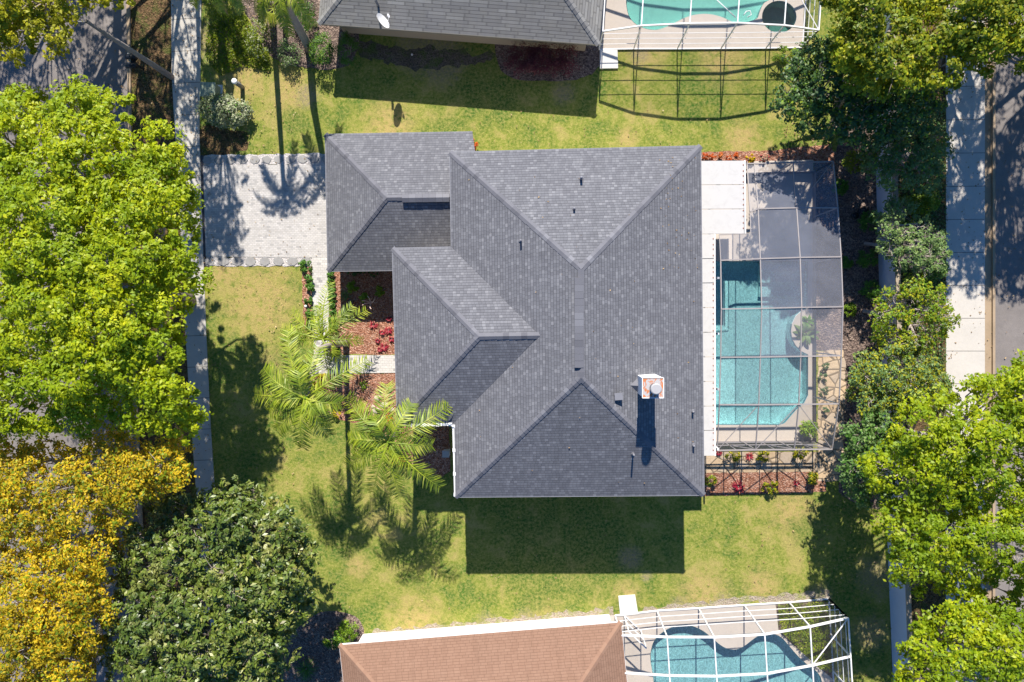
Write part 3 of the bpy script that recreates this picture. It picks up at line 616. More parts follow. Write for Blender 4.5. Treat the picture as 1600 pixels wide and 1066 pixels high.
# neighbour to the north
def simple_house(t, eave, apex, zE, zR, wallpts, wallm, shm, capm, fm, frac=None):
    mb = MB(); mb.prism(wallpts, 0, zE-.14); mb.build('wall', wallm, t)
    nw, ne, se, sw = eave; a, b = apex                                # ridge runs west-east
    rf = roof(t, [[sw, se, b, a], [ne, nw, a, b], [nw, sw, a], [se, ne, b], [p-Vector((0, 0, .145)) for p in (sw, se, ne, nw)]],
         shm, capm, [(sw, a, .35), (nw, a, .35), (se, b, .35), (ne, b, .35), (a, b, .5)], [(sw, se), (se, ne), (ne, nw), (nw, sw)], .15, fm)
    return rf
NZ = 2.52
n_sw, n_se = at(497.5, 37, NZ), at(935.5, 70, NZ)
nd = (n_se-n_sw).normalized(); nn = Vector((-nd.y, nd.x, 0)); DN = 13.0
n_ne, n_nw = n_se+nn*DN, n_sw+nn*DN
hf = DN/2; rz = NZ+hf*.5
n_a = n_sw+nn*hf+nd*hf; n_b = n_se+nn*hf-nd*hf; n_a.z = n_b.z = rz
nh = thing('house', 'grey shingle roofed neighbour house with a satellite dish, at the top', 'house', at(720, -120))
ins = lambda p, dx, dy: Vector((p.x, p.y, 0))+nd*dx+nn*dy
simple_house(nh, (n_nw, n_ne, n_se, n_sw), (n_a, n_b), NZ, rz, [ins(n_sw, .55, .62), ins(n_se, -.6, .62), ins(n_ne, -.6, -.6), ins(n_nw, .6, -.6)], M['stucco_tan'], M['shingle_n'], M['cap_n'], plain('dusty_fascia', (.24, .22, .19), .8))
p, q = ins(n_sw, .55, .62), ins(n_se, -.6, .62)
for t in (.08, .62, .8): window(nh, p, q, t, 1.1, 1.0, 2.0, -nn)
mb = MB(); x = at(588, 3, 3.4); mb.tube([x-Vector((0, 0, .4)), x+Vector((0, 0, .3))], .06, 10); mb.build('vent_pipe', M['pipe'], nh)
# satellite dish
dc = at(596.5, 34, 3.2); sd = thing('satellite_dish', 'white oval satellite dish on the edge of the grey shingle roof', 'satellite dish', (dc.x, dc.y, 2.7))
ax = Vector((0.80, 0.36, 0.42)).normalized(); mb = MB(); s_ = ax.cross(Vector((0, 0, 1))).normalized(); u_ = s_.cross(ax)
for th in (0.0, -0.02):
    vs = []; fs = []
    for j in range(6):
        rr = .42*j/5
        for i in range(28):
            t = 2*math.pi*i/28; vs.append(dc + s_*(rr*.95*math.cos(t)) + u_*(rr*1.1*math.sin(t)) + ax*(.10*(j/5)**2+th))
    for j in range(5):
        for i in range(28): fs.append((j*28+i, j*28+(i+1) % 28, (j+1)*28+(i+1) % 28, (j+1)*28+i))
    mb.add(vs, fs)
mb.build('reflector', M['white'], sd, True)
mb = MB(); f0 = dc-u_*.40+ax*.08; f1 = dc+ax*.50+u_*.02; mb.tube([f0, f1-u_*.04], .02, 6); mb.build('feed_arm', M['white'], sd)
mb = MB(); mb.tube([f1-ax*.06, f1+ax*.04], .05, 10); mb.bar(f1+s_*.10, f1-s_*.10, .06); mb.build('feed_horn', M['white'], sd)
mb = MB(); mb.tube([dc-ax*.05, dc-ax*.2-Vector((0, 0, .3)), (dc.x-.15, dc.y-.1, 2.6)], .03, 8); mb.build('mast', M['pipe'], sd)
# neighbour to the south
s_nw, s_ne = at(530, 1008, NZ), at(970.5, 972.5, NZ)
nd2 = (s_ne-s_nw).normalized(); sn = Vector((nd2.y, -nd2.x, 0)); DS = 13.0
s_sw, s_se = s_nw+sn*DS, s_ne+sn*DS; hf = DS/2; rz2 = NZ+hf*.42
s_a = s_nw+sn*hf+nd2*hf; s_b = s_ne+sn*hf-nd2*hf*0.95; s_a.z = s_b.z = rz2
shh = thing('house', 'terracotta brown shingle roofed neighbour house with a bright white side wall, at the bottom', 'house', at(760, 1200))
ins2 = lambda p, dx, dy: Vector((p.x, p.y, 0))+nd2*dx+sn*dy
simple_house(shh, (s_nw, s_ne, s_se, s_sw), (s_a, s_b), NZ, rz2, [ins2(s_nw, .55, .62), ins2(s_ne, -.45, .62), ins2(s_se, -.6, -.6), ins2(s_sw, .6, -.6)], M['stucco_white'], M['shingle_s'], M['cap_s'], M['white'])
# ================================================================== SCREENED POOL ENCLOSURES
def enclosure(label, base, grid, walls, fm, sm, wm, kick, thick, skip=(), braces=(), rails=(), nopurl=()):
    """grid[r][c]: roof nodes; walls: lists of (top node) whose feet stand straight below"""
    t = thing('pool_enclosure', label, 'pool enclosure', base)
    def beam(nm, p, q, w, h=None): mb = MB(); mb.bar(p, q, w, h); return mb.build(nm, fm, t)
    def quad(nm, pts, mat): mb = MB(); mb.add(pts, [tuple(range(len(pts)))]); return mb.build(nm, mat, t)
    for r, row in enumerate(grid):
        for c in range(len(row)-1):
            if row[c] and row[c+1]: beam('beam', row[c], row[c+1], thick, thick*1.6)
    for r in range(len(grid)-1):
        for c in range(len(grid[0])):
            if (r, c) not in nopurl: beam('purlin', grid[r][c], grid[r+1][c], thick*.8, thick)
        for c in range(len(grid[0])-1):
            q = [grid[r][c], grid[r][c+1], grid[r+1][c+1], grid[r+1][c]]
            if all(q) and (r, c) not in skip: quad('screen_panel', q, M['screen_c'] if sm == M['screen'] and (r > 3 or (r, c) == (3, 0)) else sm)
    for w in walls:
        foot = [Vector((p.x, p.y, 0.06)) for p in w]
        for p, f in zip(w, foot): beam('post', f, p, thick*.9)
        for i in range(len(w)-1):
            a, b, fa, fb = w[i], w[i+1], foot[i], foot[i+1]
            k0 = Vector((0, 0, .42)) if kick else Vector((0, 0, .04))
            if kick: mb = MB(); mb.bar(fa+k0*.5, fb+k0*.5, .03, .40); mb.build('kick_panel', kick, t)
            quad('wall_screen', [fa+k0, fb+k0, b, a], wm)
            for z in rails: beam('rail', fa+Vector((0, 0, z)), fb+Vector((0, 0, z)), thick*.4)
            beam('sill', fa, fb, thick)
    for p, q in braces: beam('brace', p, q, thick*.55)
    return t
RX = [[1178.5, 1239, 1302], [1184.5, 1244.5, 1309], [1187.8, 1250, 1314], [1190, 1252.5, 1317], [1188, 1251, 1314.5], [1185.5, 1248, 1311], [1180.5, 1241, 1300]]
RY = [[256, 254, 252.5], [326.5, 325, 325], [404.5, 402.5, 401.5], [482, 480.5, 479.5], [558, 557, 556], [632.5, 632, 631], [703, 702.5, 702]]
RZ = [2.66, 3.2, 3.57, 3.79, 3.6, 3.35, 2.5]
LX = [(1167, 256), (1172, 331), (1126, 407), (1127, 483), (1126, 558.5), (1124, 632.5), (1120.5, 704)]
grid = []
for r in range(7):
    grid.append([at(LX[r][0], LX[r][1], RZ[r])] + [at(RX[r][c], RY[r][c], RZ[r]) for c in range(3)])
g25 = at(1173, 365, 3.4)
brc = [(grid[6][0], grid[5][1]), (grid[6][1], grid[5][2]), (grid[5][2], grid[6][3]), (grid[0][3], grid[1][2]), (grid[1][0], g25), (g25, at(1124, 367, 3.38)), (at(1124, 367, 3.38), grid[2][0])]
main_grid = [row[:] for row in grid]
enc = enclosure('beige framed screen enclosure over the rectangular pool, one roof screen missing', at(1200, 480), grid,
    [[grid[6][c] for c in range(4)], [grid[r][3] for r in range(7)], [grid[0][c] for c in range(4)]], M['bronze'], M['screen'], M['screen_w'], M['bronze_dark'], .062,
    skip={(1, 0), (2, 0)}, braces=brc, nopurl={(1, 0)})
for q in ([grid[1][0], grid[1][1], grid[2][1], g25], [g25, grid[2][1], grid[2][0], at(1124, 367, 3.38)]):
    mb = MB(); mb.add(q, [(0, 1, 2, 3)]); mb.build('screen_panel', M['screen'], enc)
# side braces and mid rail of the south wall
mb_pts = [(grid[6][c], grid[6][c+1]) for c in range(3)]
for a, b in mb_pts:
    mid = (a+b)/2; mb = MB(); mb.bar(Vector((mid.x, mid.y, 1.1)), Vector((b.x, b.y, 2.3)), .04); mb.build('brace', M['bronze'], enc)
    mb = MB(); mb.bar(Vector((mid.x, mid.y, .05)), mid, .045); mb.build('post', M['bronze'], enc)
    mb = MB(); mb.bar(Vector((a.x, a.y, 1.1)), Vector((b.x, b.y, 1.1)), .045); mb.build('rail', M['bronze'], enc)
NB = [(936, 78), (990, 77), (1058, 77), (1126, 76.5), (1196, 76), (1253, 75)]; NH = [2.4, 2.97, 3.23, 3.23, 2.9, 2.26]
dN = Vector((0.06, 1, 0)).normalized()
gN = [[gp(*NB[c], NH[c])+dN*(2.45*r) for c in range(6)] for r in range(4)]
enclosure('white framed screen enclosure over the curvy pool of the grey-roofed house', at(1090, 0), gN, [gN[0], [gN[r][5] for r in range(4)]], M['white'], M['screen_w'], M['screen_w'],
    None, .065, braces=[(gN[0][5], gN[1][4])], rails=(.7, 1.38, 2.03))
SB = [(961, 961), (1026, 953.7), (1091, 949.6), (1162, 944.8), (1232, 940.6), (1294, 935)]; SH = [2.45, 3.23, 3.55, 3.6, 3.06, 2.5]
dS = Vector((0.07, -1, 0)).normalized()
gS = [[gp(*SB[c], SH[c])+dS*(2.0*r) for c in range(6)] for r in range(5)]
enclosure('white framed screen enclosure over the kidney-shaped pool', at(1140, 1040), gS, [gS[0], [gS[r][5] for r in range(5)]], M['white'], M['screen_w'], M['screen_w'],
    None, .075, braces=[(gS[0][5], gS[1][4])], rails=(.75, 1.4, 2.05))
dr = thing('screen_door', 'open white framed screen door standing by the pale concrete pad beside the kidney-shaped pool', 'screen door', gp(997, 957))
a, b = gp(975, 960), gp(1001, 985); mb = MB()
for z in (.1, 1.05, 2.1): mb.bar((a.x, a.y, z), (b.x, b.y, z), .06)
for e in (a, b): mb.bar((e.x, e.y, .07), (e.x, e.y, 2.1), .06)
mb.build('door_frame', M['white'], dr); mb = MB(); mb.add([(a.x, a.y, .1), (b.x, b.y, .1), (b.x, b.y, 2.1), (a.x, a.y, 2.1)], [(0, 1, 2, 3)]); mb.build('mesh', M['screen_w'], dr)
# boundary wall on the right
wl = thing('boundary_wall', 'long white masonry wall in a shaded blue-grey tone beside the right-hand pavement', 'wall', at(1385, 600))
wp = [(1361, -500), (1369, 290), (1381, 700), (1395, 1066), (1410, 1700)]
for i in range(4):
    a, b = gp(*wp[i]), gp(*wp[i+1]); s = Vector((.17, 0, 0))
    mb = MB(); mb.prism([a, b, b+s, a+s], 0, 1.78); mb.build('wall_panel', M['shade_toned_wall'], wl)
    s2_ = Vector((.04, 0, 0)); mb = MB(); mb.prism([a-s2_, b-s2_, b+s+s2_, a+s+s2_], 1.783, 1.86); mb.build('coping', M['stucco_tan'], wl)
# ================================================================== VEGETATION
def np_mesh(name, V, F, mat, parent=None):
    """V (n,3), F (m,k) constant k"""
    me = bpy.data.meshes.new(name); m_, k = F.shape
    me.vertices.add(len(V)); me.vertices.foreach_set('co', V.astype(np.float32).ravel())
    me.loops.add(m_*k); me.loops.foreach_set('vertex_index', F.astype(np.int32).ravel())
    me.polygons.add(m_); me.polygons.foreach_set('loop_start', np.arange(0, m_*k, k, dtype=np.int32)); me.polygons.foreach_set('loop_total', np.full(m_, k, dtype=np.int32))
    me.update(calc_edges=True); me.validate()
    return link(name, me, mat, parent)
def unit(a): return a/np.maximum(np.linalg.norm(a, axis=1, keepdims=True), 1e-9)
def leaf_cloud(name, cen, nrm, size, mat, parent=None, ratio=0.55, var=0.3):
    n = len(cen); nrm = unit(nrm); var = max(var, .45); r = RNG.normal(size=(n, 3)); a = unit(np.cross(nrm, r)); b = np.cross(nrm, a)
    L = size*(1+var*RNG.uniform(-1, 1, (n, 1)))/2; Wd = L*ratio
    curl = nrm*L*0.25
    V = np.stack([cen-a*L, cen+b*Wd+curl, cen+a*L, cen-b*Wd+curl], 1).reshape(-1, 3)
    F = np.arange(n*4).reshape(-1, 4)
    return np_mesh(name, V, F, mat, parent)
DENS = 1.6
def crown_points(blobs, nsub, nleaf, subr, flat=0.7, low=-0.35):
    C = []; Nn = []
    for (c, r) in blobs:
        c = np.array(c); k = max(4, int(nsub*DENS*(r**2)))
        d = unit(RNG.normal(size=(k*3, 3))); d = d[d[:, 2] > low][:k]
        rad = r*RNG.uniform(0.62, 1.08, (len(d), 1))*(0.85+0.3*RNG.random((len(d), 1)))
        sc = c + d*rad*np.array([1, 1, flat])
        for s, dd in zip(sc, d):
            kk = max(4, int(nleaf*RNG.uniform(0.6, 1.3))); sr = subr*RNG.uniform(0.4, 1.45)
            e = unit(RNG.normal(size=(kk, 3))); rr = sr*RNG.uniform(0.25, 1.0, (kk, 1))**0.6
            e[:, 2] = np.abs(e[:, 2])*0.9-0.15
            C.append(s + e*rr*np.array([1, 1, .8])); Nn.append(e*0.5+np.array([0, 0, .75])+dd*0.25+RNG.normal(size=(kk, 3))*0.42)
    return np.concatenate(C), np.concatenate(Nn)
def inpoly(x, y, P):
    c = False; n = len(P)
    for i in range(n):
        x1, y1 = P[i]; x2, y2 = P[(i+1) % n]
        if (y1 > y) != (y2 > y) and x < (x2-x1)*(y-y1)/(y2-y1)+x1: c = not c
    return c
def edge_d(x, y, P):
    best = 1e9; n = len(P)
    for i in range(n):
        x1, y1 = P[i]; x2, y2 = P[(i+1) % n]; dx, dy = x2-x1, y2-y1
        t = max(0, min(1, ((x-x1)*dx+(y-y1)*dy)/(dx*dx+dy*dy+1e-9))); best = min(best, math.hypot(x-x1-t*dx, y-y1-t*dy))
    return best
def crown(P, z0, z1, r, spacing=1.0, plan=False, jitter=0.5):
    """fills a crown outline (photo pixels) with foliage masses between heights z0 (rim) and z1 (top)"""
    xs = [p[0] for p in P]; ys = [p[1] for p in P]; out = []; pts = []
    kpx = FPX/(H-(z0 if not plan else 0)); rp = r*kpx; sp = rp*spacing
    tries = 0
    while tries < 2600:
        tries += 1
        x = random.uniform(min(xs), max(xs)); y = random.uniform(min(ys), max(ys))
        if not inpoly(x, y, P): continue
        d = edge_d(x, y, P)
        if d < rp*0.62: continue
        if any(math.hypot(x-a, y-b) < sp for a, b in pts): continue
        pts.append((x, y)); q = min(1, d/(rp*3.2)); z = z0+(z1-z0)*math.sqrt(q)+random.uniform(-1, 1)*jitter
        c = at(x, y, z) if not plan else gp(x, y, z)
        out.append(((c.x, c.y, c.z), r*random.uniform(0.8, 1.15)))
    # small masses break up the rim
    n = len(P)
    for i in range(n):
        x1, y1 = P[i]; x2, y2 = P[(i+1) % n]; L = math.hypot(x2-x1, y2-y1)
        for k in range(int(L/(rp*0.9))):
            t = random.random(); off = random.uniform(0.15, 0.5)*rp; mx, my = sum(xs)/n, sum(ys)/n
            x, y = x1+(x2-x1)*t, y1+(y2-y1)*t; dd = math.hypot(mx-x, my-y)+1e-6
            x += (mx-x)/dd*off; y += (my-y)/dd*off; z = z0+random.uniform(-.6, .5)*jitter*1.5
            c = at(x, y, z) if not plan else gp(x, y, z)
            out.append(((c.x, c.y, c.z), r*random.uniform(0.35, 0.55)))
    return out
def branches(parent, base, fork, blobs, bark, tr=0.25, twigs=5, twigmat=None, leafless=0.0):
    mb = MB(); base = Vector(base); fork = Vector(fork)
    mb.tube([base, base.lerp(fork, .5)+Vector((.1, .05, 0)), fork], [tr*1.35, tr*1.05, tr], 10); mb.build('trunk', bark, parent, True)
    mb = MB(); cs = [Vector(c) for c, r in blobs]; k = max(3, min(9, len(cs)//7)); seeds = [cs[0]]
    while len(seeds) < k: seeds.append(max(cs, key=lambda c: min((c-q).length for q in seeds)))
    knots = []
    for q in seeds:
        near = [c for c in cs if min(range(k), key=lambda i: (c-seeds[i]).length) == seeds.index(q)] or [q]
        m_ = sum(near, Vector())/len(near); kn = fork+(m_-fork)*.62; kn.z -= .9; knots.append(kn)
        a1 = fork.lerp(kn, .5)+Vector((random.uniform(-.6, .6), random.uniform(-.6, .6), -.15))
        mb.tube([fork, a1, kn], [tr*.75, tr*.6, tr*.42], 7, False)
    for (c, r) in blobs:
        c = Vector(c); kn = min(knots, key=lambda q: (c-q).length); d = c-kn
        mid = kn+d*.5+Vector((random.uniform(-.35, .35), random.uniform(-.35, .35), -.2)); tip = c+Vector((0, 0, r*.1))
        r0 = min(tr*.4, .03+.010*d.length); mb.tube([kn, mid, tip], [r0, r0*.7, r0*.3], 5, False)
        for k2 in range(twigs):
            e = Vector((random.gauss(0, 1), random.gauss(0, 1), abs(random.gauss(0, .6))+.1)).normalized()*r*random.uniform(.6, 1.0)
            st = mid.lerp(tip, random.uniform(.35, 1)); en = c+Vector((e.x, e.y, e.z*.6)); m2 = (st+en)/2+Vector((random.uniform(-.2, .2), random.uniform(-.2, .2), .05))
            mb.tube([st, m2, en], [.024, .015, .006], 4, False)
    mb.build('branch', twigmat or bark, parent, True)
def tree(name, label, P, z0, z1, r, leafm, nsub=16, nleaf=26, leaf=.15, subr=.30, bark='bark', spacing=1.0, plan=False, base=None, tr=.24, group=None, ratio=.55, twigs=5, jitter=.5, twigm=None, cat='tree', extra=None):
    bl = crown(P, z0, z1, r, spacing, plan, jitter)
    if base is None:
        cx = sum(b[0][0] for b in bl)/len(bl); cy = sum(b[0][1] for b in bl)/len(bl)
    else: g_ = gp(*base); cx, cy = g_.x, g_.y
    t = thing(name, label, cat, (cx, cy, 0), group)
    branches(t, (cx, cy, 0), (cx, cy, max(.5, z0*.45)), bl, M[bark], tr, twigs, M[twigm] if twigm else None)
    C, Nn = crown_points(bl, nsub, nleaf, subr)
    leaf_cloud('crown', C, Nn, leaf, M[leafm], t, ratio)
    if extra:
        lm, fr = extra; idx = RNG.random(len(C)) < fr
        leaf_cloud('crown', C[idx]+RNG.normal(size=(idx.sum(), 3))*.05+np.array([0, 0, .05]), Nn[idx], leaf, M[lm], t, ratio)
    return t
# --- left side street trees
tree('oak_tree', 'broad bright green oak canopy filling the left edge beside the driveway', [(-70, 150), (20, 146), (60, 156), (100, 140), (150, 140), (190, 163), (212, 190), (200, 215), (232, 205), (262, 190), (290, 230), (285, 258), (300, 275), (290, 300),
     (318, 330), (308, 372), (320, 400), (320, 455), (292, 478), (282, 500), (292, 548), (276, 580), (288, 596), (300, 628), (318, 640), (320, 665), (280, 675), (250, 664), (232, 690), (205, 660), (180, 655), (140, 672), (118, 684), (85, 676),
     (60, 668), (20, 690), (-70, 690)], 7.0, 9.8, 1.15, 'leaf_bright', 13, 60, .17, .40, spacing=.90, base=(296, 470), tr=.34, twigs=4)
tree('oak_tree', 'yellow-green tree crown in the top left corner over the street', [(-70, -90), (210, -90), (208, 12), (198, 32), (172, 26), (148, 22), (124, 34), (106, 52), (96, 70), (66, 80), (50, 68), (30, 84), (14, 106), (-70, 112)], 7.0, 9.5, 1.0,
     'leaf_ygreen', 12, 50, .16, .36, spacing=1.0, base=(180, -40))
tree('yellow_tree', 'yellow and orange leaved tree in the middle of the left edge, above the bottom corner', [(-70, 700), (0, 690), (30, 705), (60, 680), (110, 712), (135, 694), (165, 672), (200, 674), (222, 688), (228, 712), (262, 695), (320, 690), (322, 712), (300, 728), (302, 758), (270, 762), (240, 778), (225, 800), (185, 822), (60, 850), (-70, 860)],
     6.2, 8.6, .95, 'leaf_yellow', 16, 36, .14, .34, 'bark_pale', spacing=.88, base=(260, 720), twigs=7, twigm='twig', extra=('leaf_olive', .30))
tree('yellow_tree', 'golden yellow leaved tree in the bottom left corner, left of the glossy magnolia', [(-70, 870), (60, 855), (185, 826), (205, 838), (175, 870), (160, 905), (168, 930), (182, 965), (172, 1000), (150, 1020), (150, 1140), (-70, 1140)],
     6.0, 8.4, .95, 'leaf_yellow', 16, 36, .14, .34, 'bark_pale', spacing=.88, base=(190, 900), twigs=7, twigm='twig', extra=('leaf_olive', .24))
tree('magnolia_tree', 'dense dark glossy magnolia with pale glints, at the bottom left of the lawn', [(200, 1130), (176, 1060), (158, 1000), (168, 950), (190, 900), (180, 862), (215, 815), (245, 780), (300, 768), (345, 756), (395, 750), (420, 772), (452, 786), (468, 815), (482, 845), (494, 885),
     (484, 920), (488, 955), (458, 985), (450, 1020), (436, 1060), (415, 1130)], 4.0, 7.2, .85, 'leaf_magnolia', 17, 22, .235, .24, spacing=.86, jitter=.75, ratio=.42, base=(400, 880))
# --- trees beyond the top edge shade the street and verge
tree('street_tree', 'tree just beyond the top left edge whose branches shade the street', [(120, -300), (330, -300), (380, -200), (385, -110), (335, -60), (325, 40), (230, 20), (130, -40)], 6.2, 8.2, 1.0, 'leaf_ygreen', 11, 26, .17, .36, plan=True, spacing=1.25, base=(300, -150))
tree('street_tree', 'tree beyond the left edge whose branches shade the street', [(-40, -230), (120, -250), (130, -30), (60, 0), (-40, -40)], 6.0, 8.0, 1.0, 'leaf_ygreen', 10, 24, .17, .36, plan=True, spacing=1.3, base=(20, -150))
tree('tall_tree', 'tall tree just beyond the top edge whose shade dapples the left end of the driveway', [(318, -75), (368, -75), (378, 0), (368, 80), (318, 78)], 9.4, 10.8, .85, 'leaf_ygreen', 10, 19, .17, .34, plan=True, spacing=1.4, base=(345, -70))
# --- right side
tree('oak_tree', 'olive green mottled oak crown in the top right, between the curvy pool and the pavement', [(1285, -80), (1440, -80), (1430, 20), (1440, 90), (1420, 140), (1385, 150), (1345, 142), (1322, 120), (1300, 92), (1292, 40)], 6.2, 8.6, 1.0, 'leaf_olive', 13, 44, .17, .36, spacing=.92,
     base=(1370, -10), extra=('leaf_ygreen', .30))
tree('oak_tree', 'yellow-green mottled oak crown in the top right corner over the street', [(1445, -80), (1670, -80), (1670, 110), (1600, 116), (1580, 130), (1552, 92), (1525, 108), (1500, 100), (1478, 136), (1440, 150), (1425, 120), (1442, 60)], 6.2, 8.8, 1.0, 'leaf_olive', 13, 42, .17, .36,
     spacing=.95, base=(1500, -20), extra=('leaf_ygreen', .40), twigs=6, twigm='twig')
tree('evergreen_tree', 'dark green leafy tree overhanging the end of the top lawn, beside the wall', [(1232, 60), (1290, 62), (1330, 100), (1370, 130), (1450, 120), (1472, 160), (1465, 215), (1385, 225), (1350, 240), (1320, 222), (1292, 218), (1262, 200), (1232, 190), (1212, 165), (1218, 140), (1232, 118)],
     4.0, 6.2, .8, 'leaf_dark', 20, 24, .15, .26, spacing=.88, base=(1310, 160), extra=('leaf_lime', .10))
tree('small_tree', 'grey-green feathery small tree growing over the upper end of the boundary wall', [(1350, 222), (1385, 200), (1440, 190), (1476, 205), (1482, 245), (1465, 290), (1430, 305), (1392, 298), (1358, 275), (1342, 250)], 2.8, 4.2, .6, 'leaf_blue', 24, 22, .12, .22, spacing=.85,
     base=(1400, 250), tr=.12, extra=('leaf_lime', .08), twigm='twig')
tree('small_tree', 'thin twiggy grey-green small tree beside the pavement, above the yellow-green one', [(1372, 325), (1405, 310), (1440, 335), (1478, 372), (1482, 410), (1450, 432), (1410, 425), (1378, 400), (1365, 360)], 2.6, 3.8, .55, 'leaf_blue', 20, 22, .12, .24, 'bark_pale', spacing=.95,
     base=(1420, 385), tr=.1, twigs=14, twigm='twig')
tree('small_tree', 'yellow-green small tree leaning over the middle of the boundary wall', [(1372, 462), (1400, 448), (1430, 425), (1452, 450), (1490, 458), (1486, 490), (1498, 505), (1470, 530), (1450, 548), (1400, 556), (1362, 540), (1366, 505)], 3.0, 4.4, .6, 'leaf_lime', 15, 20, .13, .24,
     'bark_pale', spacing=.95, base=(1400, 490), tr=.12, extra=('leaf_ygreen', .35), twigs=8, twigm='twig')
tree('small_tree', 'olive green bushy small tree beside the flagstone path, right of the pool cage', [(1345, 560), (1380, 540), (1440, 545), (1470, 575), (1488, 600), (1485, 640), (1430, 650), (1380, 655), (1340, 640), (1330, 600)], 3.0, 4.6, .65, 'leaf_blue', 22, 22, .13, .24, spacing=.85, base=(1400, 600),
     tr=.12, extra=('leaf_ygreen', .30), twigm='twig')
tree('small_tree', 'dark leafy small tree at the corner of the pool cage shading the flagstones', [(1330, 650), (1375, 645), (1410, 690), (1400, 760), (1380, 800), (1345, 790), (1318, 755), (1322, 700)], 3.2, 4.8, .65, 'leaf_blue', 22, 24, .14, .25, spacing=.85, base=(1345, 700), tr=.12,
     extra=('leaf_green', .30), twigm='twig')
tree('oak_tree', 'large bright green oak crown at the middle right edge, over the pavement', [(1375, 700), (1392, 640), (1420, 622), (1450, 625), (1478, 612), (1502, 620), (1530, 595), (1560, 612), (1580, 585), (1600, 560), (1670, 550), (1670, 790), (1560, 800), (1480, 790), (1420, 800), (1370, 775), (1345, 738)],
     5.6, 8.4, 1.0, 'leaf_oak_r', 13, 54, .17, .38, spacing=1.12, base=(1440, 700), twigs=11, twigm='twig')
tree('oak_tree', 'bright green oak with bare pale twigs showing, over the boundary wall at the lower right', [(1372, 780), (1420, 805), (1480, 795), (1560, 805), (1670, 800), (1670, 925), (1600, 940), (1560, 915), (1500, 935), (1470, 918), (1430, 922), (1400, 915), (1385, 880), (1398, 850), (1376, 830)],
     5.6, 8.0, .95, 'leaf_oak_r', 12, 50, .17, .38, 'bark_pale', spacing=1.0, base=(1450, 850), twigs=13, twigm='twig')
tree('oak_tree', 'bright green oak crown with a bare twiggy patch in the bottom right corner', [(1408, 990), (1440, 958), (1475, 952), (1500, 930), (1560, 945), (1670, 935), (1670, 1140), (1410, 1140), (1402, 1040)], 5.6, 7.8, .95, 'leaf_oak_r', 13, 50, .17, .38,
     'bark_pale', spacing=1.0, base=(1470, 990), twigs=12, twigm='twig')
tree('street_tree', 'tree beyond the right edge that shades the street with dappled light', [(1470, -180), (1680, -190), (1720, -60), (1700, 140), (1640, 220), (1560, 200), (1500, 180), (1470, 60)], 6.8, 8.6, 1.05, 'leaf_olive', 12, 28, .18, .38, plan=True, spacing=1.0, base=(1640, 20))
tree('street_tree', 'lower tree beyond the right edge reaching over the street', [(1640, 210), (1720, 180), (1740, 300), (1680, 330), (1630, 290)], 6.0, 7.6, .9, 'leaf_olive', 11, 26, .18, .38, plan=True, spacing=1.2, base=(1690, 250))
# --- shrubs
def shrub(name, label, u, v, w, d, h, leafm, leaf=.08, n=900, group=None, rot=0.0, cat='shrub', stems=True, ratio=.5, flat=False, extra=None, lump=0.24, z=None):
    """rounded bush: centre pixel, width and depth in photo px, height in metres"""
    c = at(u, v, h*.6); k = mpp(h*.6); rx, ry = w*k/2, d*k/2
    t = thing(name, label, cat, (c.x, c.y, 0), group)
    m_ = max(7, int(n/42)); e = unit(RNG.normal(size=(m_, 3))); e[:, 2] = np.abs(e[:, 2])
    if flat: e[:, :2] = RNG.uniform(-1, 1, (m_, 2))*.92; e[:, 2] = RNG.uniform(.75, 1, m_)
    sub = e*np.array([rx, ry, h*.55])*RNG.uniform(.62, .95, (m_, 1))+np.array([0, 0, h*.38])
    if flat: sub[:, 2] = h*RNG.uniform(.72, .95, m_)
    C = []; Nn = []
    for s, dd in zip(sub, e):
        kk = 42; f = unit(RNG.normal(size=(kk, 3))); f[:, 2] = np.abs(f[:, 2])-.25
        C.append(s+f*RNG.uniform(.3, 1, (kk, 1))*lump*min(rx, ry, .9)*1.5); Nn.append(f*.5+dd*.4+np.array([0, 0, .6])+RNG.normal(size=(kk, 3))*.45)
    C = np.concatenate(C); Nn = np.concatenate(Nn); co, si = math.cos(rot), math.sin(rot)
    C[:, :2] = C[:, :2] @ np.array([[co, si], [-si, co]]); C[:, 2] = np.maximum(C[:, 2], .03)
    C += np.array([c.x, c.y, 0])
    leaf_cloud('foliage', C, Nn, leaf, M[leafm], t, ratio)
    if extra: idx = RNG.random(len(C)) < extra[1]; leaf_cloud('foliage', C[idx]+np.array([0, 0, .03]), Nn[idx], leaf, M[extra[0]], t, ratio)
    if stems:
        mb = MB()
        for i in range(5):
            a = 2*math.pi*i/5+.4; mb.tube([(c.x, c.y, 0), (c.x+.3*rx*math.cos(a), c.y+.3*ry*math.sin(a), h*.4), (c.x+.6*rx*math.cos(a), c.y+.6*ry*math.sin(a), h*.7)], [.03, .02, .01], 4, False)
        mb.build('stem', M['bark'], t)
    return t
